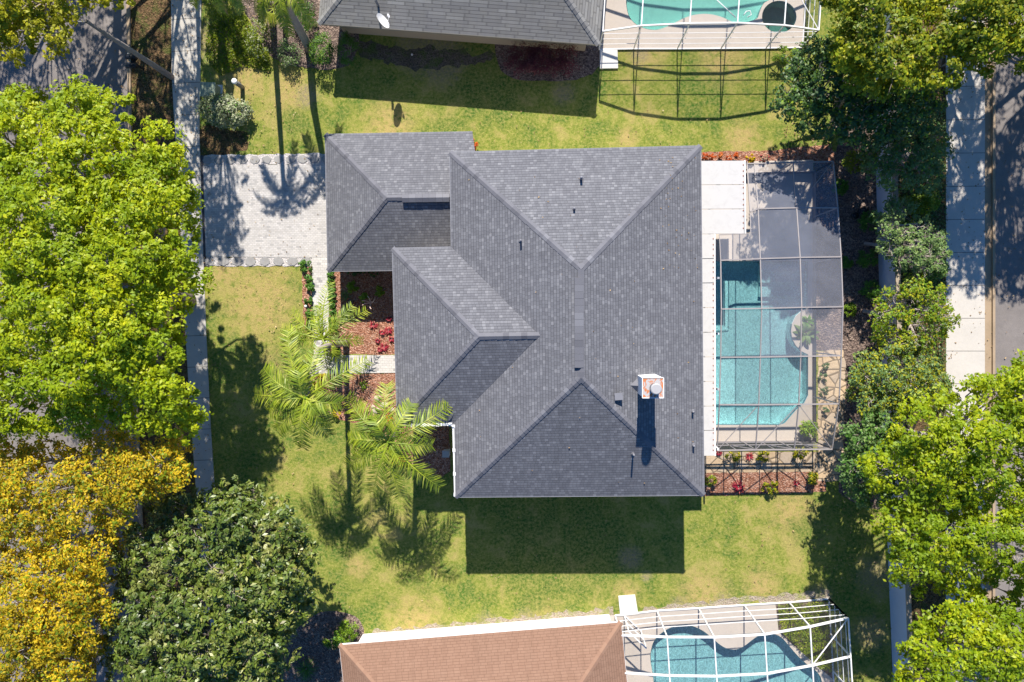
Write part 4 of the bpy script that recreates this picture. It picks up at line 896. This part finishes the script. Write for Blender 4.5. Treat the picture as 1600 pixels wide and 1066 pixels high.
def rosette(name, label, u, v, r_px, h, leafm, n=26, wid=.05, group=None, cat='plant', droop=.35, up=.5, z=0.0):
    """spiky plant: strap leaves from one centre"""
    c = at(u, v, z+h*.3); L = r_px*mpp(z+h*.3); t = thing(name, label, cat, (c.x, c.y, z), group); V = []; F = []
    for i in range(n):
        a = i*2.4+random.uniform(-.3, .3); l = L*random.uniform(.7, 1.1); u_ = up*random.uniform(.6, 1.4); s = (-math.sin(a)*wid/2, math.cos(a)*wid/2)
        b = len(V)
        for j, (tt, ww) in enumerate(((0.02, .5), (.35, 1), (.7, .8), (1, .08))):
            rr = l*tt; zz = z+.03+h*(u_*tt*2-(u_+droop)*tt*tt)
            V += [(c.x+math.cos(a)*rr+s[0]*ww, c.y+math.sin(a)*rr+s[1]*ww, max(.02, zz)), (c.x+math.cos(a)*rr-s[0]*ww, c.y+math.sin(a)*rr-s[1]*ww, max(.02, zz))]
        for j in range(3): F.append((b+2*j, b+2*j+1, b+2*j+3, b+2*j+2))
    np_mesh('leaves', np.array(V), np.array(F), M[leafm], t)
    mb = MB(); mb.tube([(c.x, c.y, z-0.02), (c.x, c.y, z+h*.3)], [.04, .03], 6); mb.build('stem', M['bark'], t)
    return t
shrub('shrub', 'large pale variegated bush at the corner between sidewalk and driveway', 349, 172, 90, 50, 1.2, 'leaf_variegated', .12, 5600, extra=('leaf_green', .10), rot=R(-8))
shrub('clipped_shrub', 'tall clipped green bush, brighter of two at the corner of the grey-roofed house', 502, 78, 44, 56, 1.5, 'leaf_green', .08, 2000, extra=('leaf_lime', .25))
shrub('clipped_shrub', 'dark clipped bush in the shade, touching the left end of the grey-roofed house wall', 541, 76, 36, 56, 1.4, 'leaf_green', .08, 1500)
shrub('shrub', 'loose bush between the two palm shadows, left of the clipped green bushes', 451, 82, 44, 44, 1.0, 'leaf_variegated', .08, 1300, extra=('leaf_green', .5))
shrub('shrub', 'leafy bush below the fan palm, right of the curved stepping path', 404, 60, 46, 70, 1.0, 'leaf_olive', .09, 1600, extra=('leaf_variegated', .3))
shrub('shrub', 'dark bush at the top edge between the leaning palm trunk and the grey roof', 472, 22, 44, 60, 1.3, 'leaf_green', .09, 1500)
shrub('shrub', 'olive bush at the very top, beside the left sidewalk', 342, 10, 50, 50, 1.2, 'leaf_olive', .09, 1500)
shrub('clipped_hedge', 'large flat-topped burgundy hedge against the grey-roofed house', 848, 96, 136, 54, 1.0, 'leaf_red', .07, 8200, flat=True, rot=R(-1), cat='hedge', lump=.2)
shrub('shrub', 'leafy green bush at the lower corner of the white cage, top right', 1226, 86, 42, 30, .9, 'leaf_lime', .10, 900)
shrub('shrub', 'lime green bush at the corner of the terracotta-roofed house, largest of the three', 545, 985, 32, 34, .9, 'leaf_lime', .08, 1300)
shrub('shrub', 'yellow-green round bush left of the terracotta roof corner', 519, 1002, 30, 32, .9, 'leaf_lime', .09, 900, extra=('leaf_green', .5))
shrub('shrub', 'small lime bush squeezed between the two bushes and the white wall', 538, 1003, 20, 18, .6, 'leaf_lime', .08, 500)
rosette('grass_plant', 'dark spiky grass clump in the shaded bed at the bottom, left of the terracotta roof', 478, 1046, 24, .6, 'leaf_green', 60, .03)
shrub('shrub', 'bright olive bush between the boundary wall and pavement, below the grey-green tree', 1448, 312, 46, 40, 1.3, 'leaf_lime', .11, 1500, extra=('leaf_olive', .4))
shrub('shrub', 'green bush between the wall and pavement, right of the twiggy small tree', 1462, 418, 40, 44, 1.4, 'leaf_green', .11, 1500, extra=('leaf_lime', .3))
shrub('shrub', 'low brownish bush in the strip between the wall and pavement, level with the driveway', 1415, 330, 40, 60, .9, 'leaf_olive', .10, 1300)
# croton and lime shrubs south of the main cage
for i, (u, v, w, nm) in enumerate(((1146, 713, 24, 'first'), (1192, 713, 26, 'second'), (1252, 709, 24, 'third'))):
    shrub('shrub', f'{nm} yellow-green shrub from the house in the row against the pool cage', u, v, w, 20, .65, 'leaf_olive', .07, 600, 'shrubs against the pool cage', extra=('leaf_croton', .4))
shrub('shrub', 'yellow-green bush tucked at the charcoal roof corner below the patio roof', 1111, 750, 20, 22, .6, 'leaf_lime', .08, 500, extra=('leaf_croton', .2))
shrub('shrub', 'bright yellow-green bush in the red mulch bed, right of the large crimson plant', 1205, 762, 30, 20, .6, 'leaf_lime', .08, 700, extra=('leaf_croton', .5))
shrub('shrub', 'yellow-edged green bush at the right end of the red mulch bed, by the flagstones', 1271, 749, 28, 22, .65, 'leaf_green', .08, 700, extra=('leaf_croton', .45))
rosette('cordyline', 'large crimson spiky plant in the front of the red mulch bed', 1154, 761, 11, .5, 'leaf_hot', 40, .06)
rosette('cordyline', 'small crimson spiky plant at the patio roof corner of the cage', 1123, 708, 6, .35, 'leaf_hot', 22, .05)
rosette('cordyline', 'small crimson spiky plant between the first and second cage shrubs', 1171, 713, 8, .35, 'leaf_hot', 24, .05)
rosette('cordyline', 'small faded pink plant near the right end of the red mulch bed', 1245, 755, 7, .3, 'leaf_hot', 16, .04)
# cage planters and plants
rosette('agave', 'broad-leaved tropical plant on the rounded planter ledge inside the pool cage', 1261, 520, 20, .9, 'leaf_blue', 18, .20)
rosette('agave', 'smaller leafy plant at the top of the rounded planter ledge inside the cage', 1262, 503, 12, .7, 'leaf_green', 14, .13)
pt = thing('potted_shrub', 'bushy potted green plant in the lower right corner of the pool cage deck', 'potted plant', gp(1256, 668))
c = gp(1256, 667); mb = MB(); mb.tube([(c.x, c.y, .06), (c.x, c.y, .4), (c.x, c.y, .45)], [.18, .26, .28], 16); mb.build('pot', M['terracotta'], pt, True)
Cn, Nn = crown_points([((c.x, c.y, .75), .36), ((c.x+.2, c.y-.1, .7), .25), ((c.x-.2, c.y+.1, .7), .25)], 150, 20, .16); leaf_cloud('foliage', Cn, Nn, .09, M['leaf_lime'], pt)
for i, (u, v, r) in enumerate(((1292, 572, 8), (1291, 590, 9), (1290, 612, 9), (1294, 640, 7))):
    shrub('shrub', ['topmost', 'second', 'third', 'lowest'][i]+' dark low plant in the row on the flagstones behind the cage side screen', u-2, v, r*1.8, r*1.8, .4, 'leaf_dark', .07, 260, 'low plants along the cage side', stems=False)
# right bed shrubs
for lab, u, v, w, h, lm in (('dark round bush at the top of the dark mulch bed beside the cage', 1314, 291, 20, .6, 'leaf_green'), ('dark round bush against the wall beside the black pots', 1359, 345, 26, .8, 'leaf_green'),
     ('green round bush beside the cage, level with the missing screen', 1323, 410, 16, .5, 'leaf_green'), ('dark round bush against the wall, below the twiggy tree branch', 1359, 404, 26, .8, 'leaf_green'),
     ('dark round bush against the wall, above the pale fallen branch', 1361, 453, 24, .8, 'leaf_green'), ('small pale green round bush beside the cage by the rounded planter', 1329, 484, 17, .5, 'leaf_lime'),
     ('olive bush at the head of the dark mulch bed, under the grey-green tree', 1336, 252, 30, .9, 'leaf_olive')):
    shrub('shrub', lab, u, v, w*1.2, w*1.2, h, lm, .10, 900)
for lab, u, v, s in (('larger black plant pot beside the wall in the dark mulch bed', 1346, 331, .24), ('smaller black plant pot at the foot of the larger one', 1334, 338, .17)):
    c = gp(u, v); p_ = thing('plant_pot', lab, 'plant pot', (c.x, c.y, 0)); mb = MB()
    mb.tube([(c.x, c.y, 0), (c.x, c.y, s*1.5)], [s*.8, s], 18); mb.build('pot', M['black'], p_, True); mb = MB(); mb.tube([(c.x, c.y, s*1.45), (c.x, c.y, s*1.62)], [s*1.12, s*1.12], 18, False); mb.build('rim', M['pipe'], p_, True)
# bed along the top of the patio: orange and red flowers
for i, (u, v, w) in enumerate(((1102, 243, 11), (1114, 245, 12), (1126, 243, 12), (1138, 246, 13), (1150, 243, 11))):
    shrub('flowering_plant', ['first', 'second', 'third', 'fourth', 'fifth'][i]+' orange-red flowering plant from the house corner in the row above the white patio roof', u, v, w, 10, .3, 'leaf_orange', .07, 220, 'orange flowering plants', stems=False, cat='flowering plant')
shrub('flowering_plant', 'orange-yellow leafy plant at the top right corner of the white patio roof', 1172, 247, 18, 13, .4, 'leaf_orange', .08, 400, extra=('leaf_croton', .6), cat='flowering plant')
shrub('flowering_plant', 'pink and cream leafy plant above the pool cage corner', 1194, 247, 18, 12, .4, 'leaf_variegated', .08, 350, extra=('leaf_hot', .3), cat='flowering plant')
shrub('flowering_plant', 'bright orange plant at the inner corner of the garage roof', 741, 226, 12, 22, .7, 'leaf_orange', .09, 500, cat='flowering plant')
# walkway shrubs
for i, (u, v, w) in enumerate(((478, 415, 17), (482, 436, 11), (484, 448, 11), (481, 469, 11), (483, 491, 12), (484, 508, 12))):
    shrub('shrub', ['largest and topmost', 'second', 'third', 'fourth', 'fifth', 'lowest'][i]+' green shrub in the row along the left edge of the paved walkway', u, v, w*1.3, w*1.3, .45, 'leaf_green', .085, 700, 'shrubs along the left of the walkway', stems=False)
for i, v in enumerate((429, 441, 455, 466, 477, 488, 500, 512)):
    shrub('shrub', ['first', 'second', 'third', 'fourth', 'fifth', 'sixth', 'seventh', 'eighth'][i]+' shrub from the garage in the row along the right walkway edge', 517+i*.4, v, 13, 15, .5, 'leaf_green', .085, 700, 'shrubs along the right of the walkway', stems=False)
for lab, u, v, w, h, lm in (('leafy green plant at the upper left of the shaded courtyard bed', 550, 449, 14, .5, 'leaf_lime'), ('upright green plant in the middle of the shaded courtyard bed', 568, 465, 12, .6, 'leaf_lime'),
     ('small green plant at the right of the shaded courtyard bed', 592, 455, 13, .4, 'leaf_lime'), ('green bush under the palm trunk, inside the walkway corner', 524, 551, 12, .5, 'leaf_green'),
     ('low dark plant strip under the garage eave in the courtyard', 570, 428, 50, .4, 'leaf_dark')):
    shrub('shrub', lab, u, v, w*1.25, w*1.25 if w < 30 else 9, h, lm, .10, 650, stems=False)
rosette('grass_plant', 'grassy spiky clump left of the terracotta pot in the courtyard', 539, 462, 11, .6, 'leaf_blue', 46, .03)
rosette('grass_plant', 'second grassy clump below the terracotta pot at the courtyard edge', 540, 486, 11, .6, 'leaf_blue', 46, .03)
c = gp(550, 472); p_ = thing('plant_pot', 'round terracotta pot in the courtyard bed between the grassy clumps', 'plant pot', (c.x, c.y, 0)); mb = MB(); mb.tube([(c.x, c.y, 0), (c.x, c.y, .35), (c.x, c.y, .40)], [.13, .19, .21], 18, False); mb.build('pot', M['terracotta'], p_, True)
mb = MB(); mb.tube([(c.x, c.y, .3), (c.x, c.y, .34)], [.17, .17], 18); mb.build('soil', M['mulch_dark'], p_)
c = gp(582, 474); p_ = thing('bare_plumeria', 'small leafless pinkish branching plant in the courtyard shade', 'plant', (c.x, c.y, 0)); mb = MB()
mb.tube([c, (c.x, c.y, .4)], [.04, .035], 6)
for a in (.3, 1.5, 2.6, 3.3, 4.9):
    e = Vector((c.x+.25*math.cos(a), c.y+.25*math.sin(a), .75)); mb.tube([(c.x, c.y, .38), e], [.035, .028], 6); mb.tube([e, e+Vector((.14*math.cos(a+.6), .14*math.sin(a+.6), .12))], [.028, .02], 6)
mb.build('branch', plain('pinkish_stem', (.55, .40, .33), .8), p_)
for i, (u, v, s) in enumerate(((583, 508, 8), (607, 516, 8), (600, 542, 9), (594, 546, 6), (608, 499, 5), (597, 520, 6), (590, 533, 5), (612, 530, 6))):
    rosette('flower', ['crimson plant left of the thin stick in the courtyard', 'crimson plant touching the wing roof edge in the courtyard', 'crimson plant just above the walkway leading to the door', 'small crimson plant left of the one above the walkway', 'smallest crimson plant, at the edge of the garage shadow', 'crimson plant between the two upper and the walkway ones', 'small crimson plant left in the middle of the courtyard group', 'crimson plant by the wing roof edge, just below its upper twin'][i], u, v, s, .35, 'leaf_hot', 22, .06, 'crimson bedding plants')
for i, (u, v, s) in enumerate(((501, 590, 8), (500, 604, 9), (523, 632, 9), (526, 646, 8), (488, 600, 6))):
    shrub('shrub', ['topmost golden yellow shrub just below the walkway corner', 'golden yellow shrub directly below the topmost one, under the palm fronds', 'golden yellow shrub alone on the red mulch right of the palm crown', 'lower golden shrub right beside the grass edge of the mulch', 'small golden shrub at the lawn edge left of the others'][i], u, v, s*2, s*2, .45, 'leaf_croton', .08, 350, 'golden shrubs', stems=False)
rosette('bedding_plant', 'yellow-green spindly plant on the red mulch below the doorway walkway', 568, 602, 10, .5, 'leaf_lime', 16, .05)
rosette('bedding_plant', 'orange spiky plant under the fronds, left of the wing roof corner', 607, 652, 10, .4, 'leaf_orange', 20, .05)
rosette('bedding_plant', 'rust coloured bromeliad below the second palm', 622, 722, 12, .5, 'leaf_orange', 26, .07)
for i, (u, v, s) in enumerate(((590, 622, .22), (601, 633, .26), (588, 642, .25), (611, 640, .2), (583, 636, .14))):
    c = gp(u, v); mb = MB(); mb.sphere(c, s, 9, 5, (1, .75, .45), half=True)
    o = mb.build('rock', M['rock'], None); tag(o, ['pale rock nearest the doorway walkway', 'largest pale rock in the middle of the mulch group', 'flat pale rock at the lower left of the mulch group', 'pale rock closest to the wing roof edge', 'smallest rock, left of the mulch group'][i], 'rock', 'rocks on the red mulch')
# ================================================================== PALMS
def frond(parent, c, az, L, rise, droop, mat, n=40, ll=.55, wid=.04, twist=0.0):
    ll *= random.uniform(.9, 1.1); L *= random.uniform(1.1, 1.32); ll *= 1.1; wid *= 1.3; rise = rise*1.5+.15; droop *= 1.3; az += R(random.uniform(-7, 7)); droop *= random.uniform(.8, 1.25)
    V = []; F = []; dh = Vector((math.cos(az), math.sin(az), 0)); side = Vector((-dh.y, dh.x, 0)); c = Vector(c)
    P = lambda t: c+dh*(L*(t-.10*t*t))+Vector((0, 0, rise*t-droop*t*t))+side*(twist*t*t)
    b = 0
    for j in range(9):                         # rachis
        t = j/8; w = .045*(1-t)+.008; p = P(t); V += [tuple(p+side*w), tuple(p-side*w), tuple(p+Vector((0, 0, w)))]
    for j in range(8): F += [(3*j, 3*j+3, 3*j+5, 3*j+2), (3*j+2, 3*j+5, 3*j+4, 3*j+1)]
    rF = len(F)
    for i in range(n):
        t = .10+.88*(i+random.random()*.6)/n; p = P(t); q = P(min(1, t+.03)); fw = (q-p).normalized() if (q-p).length > 1e-5 else dh
        l = ll*(.45+.75*math.sin(math.pi*min(1, (.12+.80*t))))*random.uniform(.85, 1.1)
        for sg in (-1, 1):
            lift = random.uniform(-.35, .45)
            d = (fw*random.uniform(.45, .75)+side*sg*random.uniform(.75, 1.0)+Vector((0, 0, lift))).normalized()
            wv = fw.cross(d).cross(d).normalized()*wid/2
            p1 = p+d*l*.5+Vector((0, 0, -.02)); p2 = p+d*l*.95+Vector((0, 0, -.14*l-.10*random.random())); k = len(V)
            V += [tuple(p+wv*.5), tuple(p-wv*.5), tuple(p1+wv), tuple(p1-wv), tuple(p2+wv*.15), tuple(p2-wv*.15)]
            F += [(k, k+1, k+3, k+2), (k+2, k+3, k+5, k+4)]
    return np_mesh('frond', np.array(V), np.array(F), mat, parent)
def palm(label, base, crownpx, z, fr, tr=.12, bend=None, mat='frond', droop=1.0, ll=.55, n=40, group=None):
    g = gp(*base); c = at(crownpx[0], crownpx[1], z); t = thing('palm_tree', label, 'palm tree', (g.x, g.y, 0), group)
    pts = [g]+[Vector(b) for b in (bend or [])]+[c]
    m2 = []
    for i in range(len(pts)-1):
        for j in range(5): m2.append(pts[i].lerp(pts[i+1], j/5))
    m2.append(pts[-1]); nn_ = len(m2)
    mb = MB(); mb.tube(m2, [tr*(1.35-.5*i/nn_)*(1.25 if i == 0 else 1)*(1+.06*(i % 2)) for i in range(nn_)], 12); mb.build('trunk', M['bark_palm'], t, True)
    mb = MB(); mb.tube([c-Vector((0, 0, .5)), c-Vector((0, 0, .1)), c+Vector((0, 0, .25))], [tr*1.1, tr*1.5, .03], 10); mb.build('crownshaft', M['leaf_lime'], t, True)
    for (a, L, rise) in fr:
        frond(t, c+Vector((0, 0, random.uniform(-.1, .2))), R(a+random.uniform(-4, 4)), L, rise, (rise+random.uniform(.5, 1.0))*droop, M[mat], n, ll, twist=random.uniform(-.35, .35))
    for k in range(2 if z > 5 else 0):
        frond(t, c-Vector((0, 0, .3)), R(-95+k*60+random.uniform(-20, 20)), 1.3, .1, 1.5, M['frond_dry'], 26, ll*.8)
    return t
gA = gp(541, 536)
palm('tall feather palm with fronds arching over the lawn left of the paved doorway walkway', (541, 536), (478, 622), 6.8, [(182, 2.6, .6), (172, 1.6, .9), (141, 2.2, .9), (112, 2.9, .9), (98, 1.5, 1.3), (38, 3.0, .9), (-42, 1.6, .9), (-72, 1.9, .5), (-105, 2.2, .2), (-128, 2.2, .3), (-12, 1.6, .6), (-155, 1.7, .4), (80, 2.2, .6)],
     .125, [(gA.x, gA.y, 2.5), (gA.x+.0, gA.y-.15, 4.9)], droop=.9)
palm('tall feather palm whose fronds touch the roof corner of the front wing', (650, 640), (608, 690), 6.0, [(146, 2.7, .8), (128, 2.2, 1.0), (97, 2.5, 1.0), (64, 1.9, 1.0), (20, 2.8, .8), (-6, 1.8, .7), (-42, 3.2, .4), (-62, 2.0, .6), (-86, 2.5, .3), (-112, 2.3, .3), (-140, 2.4, .4), (-165, 1.7, .5), (178, 1.9, .7), (110, 1.4, 1.3)],
     .12, [(gp(648, 645).x, gp(648, 645).y, 3.0)], droop=.9)
palm('shorter yellow-green feather palm leaning over the paved walkway', (528, 528), (505, 530), 2.9, [(85, 2.6, .7), (52, 2.3, .8), (30, 2.5, .6), (0, 1.7, .5), (-62, 1.5, .4), (-85, 1.7, .3), (165, 2.2, .6), (188, 2.0, .4), (140, 2.1, .7), (112, 2.0, .8), (112, 1.6, .3)], .09, ll=.40, n=24)
gl_ = gp(484, 76)
palm('leaning palm trunk rising beyond the top edge beside the clipped bushes', (484, 76), (436, -28), 6.5, [(a, 1.9, .6) for a in (10, 70, 120, 190, 235, 270, 315)], .17, [(gl_.x+.15, gl_.y+.5, 3.2)], ll=.36, n=60)
palm('palm rising beyond the top edge whose shadow lies across the driveway', (425, 12), (338, -58), 7.6, [(a, 1.9, .6) for a in (15, 60, 130, 200, 232, 268, 305, 340)], .13, ll=.34, n=60)
def fan_palm(label, u, v, z, rpx, nf=10):
    c = at(u, v, z); t = thing('fan_palm', label, 'palm tree', (c.x, c.y, 0)); mb = MB(); mb.tube([(c.x, c.y, 0), (c.x, c.y, z)], [.16, .12], 10); mb.build('trunk', M['bark_palm'], t, True)
    L = rpx*mpp(z)
    for i in range(nf):
        a = 2*math.pi*i/nf+.2; pet = Vector((math.cos(a), math.sin(a), 0)); hub = c+pet*L*.34+Vector((0, 0, .25)); V = []; F = []
        s = Vector((-pet.y, pet.x, 0)); V += [tuple(c+s*.02), tuple(c-s*.02), tuple(hub-s*.02), tuple(hub+s*.02)]; F.append((0, 1, 2, 3))
        for k in range(26):
            b = a+R(-125+250*k/25); d = Vector((math.cos(b), math.sin(b), -.15)); w = Vector((-d.y, d.x, 0))*.022; tip = hub+d*L*.58*random.uniform(.85, 1.1)+Vector((0, 0, -.12)); m_ = hub+d*L*.32; q = len(V)
            V += [tuple(hub), tuple(m_+w), tuple(tip), tuple(m_-w)]; F.append((q, q+1, q+2, q+3))
        np_mesh('frond', np.array(V), np.array(F), M['fan'], t)
    return t
fan_palm('yellow-green fan palm with spreading pleated leaves at the top edge beside the leaning trunk', 428, 14, 1.6, 34, 8)
# ================================================================== STREET FURNITURE AND SMALL THINGS
c = gp(269, 121); lp = thing('street_lamp', 'tall grey street lamp leaning in view from the sidewalk towards the street', 'street lamp', (c.x, c.y, 0))
HP = 7.2; mb = MB(); mb.tube([c, (c.x, c.y, HP*.5), (c.x, c.y, HP)], [.17, .125, .085], 14); mb.build('pole', M['pole'], lp, True)
mb = MB(); mb.tube([(c.x, c.y, HP-.15), (c.x-.5, c.y, HP+.03), (c.x-1.35, c.y-.02, HP+.06)], [.04, .035, .03], 8); mb.build('arm', M['pipe'], lp, True)
mb = MB(); mb.sphere((c.x-1.55, c.y-.02, HP+.05), .26, 14, 6, (1.2, .55, .35)); mb.build('lamp_head', M['pipe'], lp, True)
c = gp(224, 108); mbx = thing('mailbox', 'black double mailbox on a post in the verge beside the lamp pole', 'mailbox', (c.x, c.y, 0))
mb = MB(); mb.bar((c.x, c.y, 0), (c.x, c.y, 1.0), .09); mb.bar((c.x-.25, c.y-.25, .98), (c.x+.25, c.y+.25, .98), .08); mb.bar((c.x-.05, c.y-.3, .99), (c.x-.05, c.y+.3, .99), .08); mb.build('post', M['black'], mbx)
for dy in (-.25, .25):
    mb = MB(); mb.tube([(c.x-.28, c.y+dy, 1.14), (c.x+.28, c.y+dy, 1.14)], .13, 12); b = mb.build('box', M['black'], mbx, True)
    mb = MB(); mb.box((c.x-.1, c.y+dy+.14, 1.2), .05, .02, .14); mb.build('flag', M['white'], b)
c = gp(335, 147); bx = thing('utility_box', 'pale green metal utility cabinet beside the variegated bush', 'utility box', (c.x, c.y, 0))
mb = MB(); mb.box((c.x, c.y, .36), .78, .70, .72, R(-3)); mb.build('cabinet', M['green_box'], bx); mb = MB(); mb.box((c.x, c.y, .755), .86, .78, .07, R(-3)); mb.build('lid', M['green_box'], bx)
mb = MB(); mb.box((c.x, c.y, .05), 1.0, .95, .08); mb.build('base', M['slab'], bx)
c = gp(379, 137); bx = thing('utility_pedestal', 'small grey cylindrical utility post with a pale cap, right of the green cabinet', 'utility post', (c.x, c.y, 0))
mb = MB(); mb.tube([c, (c.x, c.y, .95)], .13, 14); mb.build('body', M['pipe'], bx, True); mb = MB(); mb.tube([(c.x, c.y, .95), (c.x, c.y, 1.06), (c.x, c.y, 1.1)], [.155, .155, .1], 16); mb.build('cap', M['white'], bx, True)
c = gp(308.5, 201); mb = MB(); mb.tube([(c.x, c.y, .05), (c.x, c.y, .11)], [.09, .08], 16); o = mb.build('pipe_cap', M['white'], None, True); tag(o, 'small round white pipe cap on the left sidewalk', 'pipe cap')
c = gp(644, 86); mb = MB(); mb.sphere((c.x, c.y, .05), .06, 10, 6); o = mb.build('ball', M['white'], None, True); tag(o, 'small white ball on the shaded lawn below the grey-roofed house', 'ball')
for i, (u, v) in enumerate(((481, 479), (489, 600))):
    c = gp(u, v); g = thing('path_light', ['small white path light on the mulch left of the walkway', 'small path light at the lawn edge below the walkway corner'][i], 'path light', (c.x, c.y, 0))
    mb = MB(); mb.tube([c, (c.x, c.y, .4)], .012, 6); mb.build('stake', M['pipe'], g); mb = MB(); mb.tube([(c.x, c.y, .38), (c.x, c.y, .44)], [.08, .03], 12); mb.build('lamp_shade', M['white'], g)
c = gp(699, 706); g = thing('utility_meter', 'white utility box on the wall corner under the front gutter', 'utility box', (c.x, c.y, 0)); mb = MB(); mb.box((c.x, c.y, .35), .34, .34, .6); mb.build('housing', M['white'], g); mb = MB(); mb.box((c.x, c.y, .67), .38, .38, .04); mb.build('lid', M['panel'], g)
# hexagonal stones in the white pebbles
def stones(nm, row, lab, grp):
    for i, (u, v, w) in enumerate(row):
        c = gp(u, v); r = w*mpp()/2; n = random.choice((5, 6, 6, 7)); ph = random.random(); mb = MB()
        mb.prism([(c.x+r*math.cos(ph+2*math.pi*k/n)*random.uniform(.92, 1.12), c.y+r*.82*math.sin(ph+2*math.pi*k/n)*random.uniform(.9, 1.1)) for k in range(n)], 0, .05)
        o = mb.build('stepping_stone', M['stone'], None); tag(o, lab, 'stepping stone', grp)
stones('n', [(324+i*18.6, 251-.25*i, 15.5) for i in range(11)], 'flat grey stone set in white pebbles along the upper edge of the driveway', 'stones along the upper driveway edge')
stones('s', [(328+i*21.5, 408.5, 18) for i in range(8)], 'flat grey stone set in white pebbles along the lower edge of the driveway', 'stones along the lower driveway edge')
# fallen branch by the wall
for lab, pts in (('pale bare fallen branch against the wall beside the yellow-green tree', [(1347, 486, .1), (1362, 489, .5), (1386, 490, 1.6)]), ('pale branch leaning on the wall below the black pots', [(1350, 381, .1), (1364, 385, .6), (1400, 380, 2.0)])):
    P3 = [gp(*p) for p in pts]; mb = MB(); mb.tube(P3, [.12, .09, .03], 7); o = mb.build('fallen_branch', M['twig'], None, True); tag(o, lab, 'branch')
# fallen leaves
def litter(name, label, rects, n, mat, size=.09):
    C = []
    for (u0, v0, u1, v1, k) in rects:
        for i in range(k):
            u = random.uniform(u0, u1); v = random.uniform(v0, v1)
            p = gp(u, v, .075); C.append(p[:])
    C = np.array(C); o = leaf_cloud(name, C, np.array([[0, 0, 1.0]])+RNG.normal(size=(len(C), 3))*.3, size, mat, None); tag(o, kind='stuff'); return o
litter('fallen_leaves', '', [(205, 0, 470, 240, 420), (318, 245, 500, 412, 90), (325, 420, 470, 760, 320), (270, 0, 335, 760, 260), (1300, 770, 1400, 1060, 380), (1396, 250, 1480, 560, 500), (1478, 120, 1600, 560, 260), (1100, 775, 1300, 930, 70),
    (480, 760, 960, 960, 120), (1225, 190, 1300, 250, 200), (740, 170, 1220, 230, 60), (0, 80, 205, 150, 120)], 0, M['leaf_fallen'])
C = []
for i in range(150):
    u, v = random.choice([(random.uniform(720, 1085), random.uniform(245, 760)), (random.uniform(540, 690), random.uniform(225, 400)), (random.uniform(1030, 1090), random.uniform(240, 420))])
    if u > 712: p = roofz(u, v); C.append((p.x, p.y, p.z+.03))
o = leaf_cloud('fallen_leaves', np.array(C), np.array([[0, 0, 1.0]])+RNG.normal(size=(len(C), 3))*.3, .08, M['leaf_fallen'], None); tag(o, kind='stuff')
def cover(name, P, n, z, mat, size=.10):
    xs = [p[0] for p in P]; ys = [p[1] for p in P]; C = []
    while len(C) < n:
        u, v = random.uniform(min(xs), max(xs)), random.uniform(min(ys), max(ys))
        if inpoly(u, v, P): p = gp(u, v); k_ = noise.noise(p*1.3)*.5+.6; C.append((p.x, p.y, z*k_*random.uniform(.5, 1.1)+.05))
    C = np.array(C); o = leaf_cloud(name, C, np.array([[0, 0, 1.0]])+RNG.normal(size=(n, 3))*.6, size, M[mat], None); tag(o, kind='stuff'); return o
cover('ground_cover', [(1213, 943), (1292, 937), (1298, 1050), (1276, 1040), (1230, 996), (1219, 984)], 4200, .35, 'leaf_olive')
cover('ground_cover', [(352, 30), (385, 25), (420, 80), (425, 112), (380, 105), (345, 120), (322, 90), (325, 40)], 3200, .16, 'leaf_olive', .12)
cover('ground_cover', [(1398, 160), (1474, 160), (1474, 600), (1404, 600)], 5200, .35, 'leaf_dark', .13)
for lab, P3 in (('long pale pole lying in the curvy pool, pointing to the spa tub', [(1120, 0), (1133, 12), (1150, 28)]), ('thin coiled hose ring floating in the curvy pool beside the spa', [(1162, 24), (1166, 18), (1172, 17), (1174, 23), (1168, 27)])):
    mb = MB(); mb.tube([gp(u, v, .0) for u, v in P3], .03, 6); o = mb.build('pool_pole' if 'pole' in lab else 'pool_hose', M['white'], None, True); tag(o, lab, 'pool pole' if 'pole' in lab else 'hose')
c = gp(592, 503); mb = MB(); mb.tube([c, (c.x+.01, c.y, .9)], .025, 6); o = mb.build('garden_stake', M['black'], None); tag(o, 'thin dark upright garden stake between the crimson plants of the courtyard', 'stake')
for o in bpy.data.objects:
    if 'base' in o.keys(): del o['base']
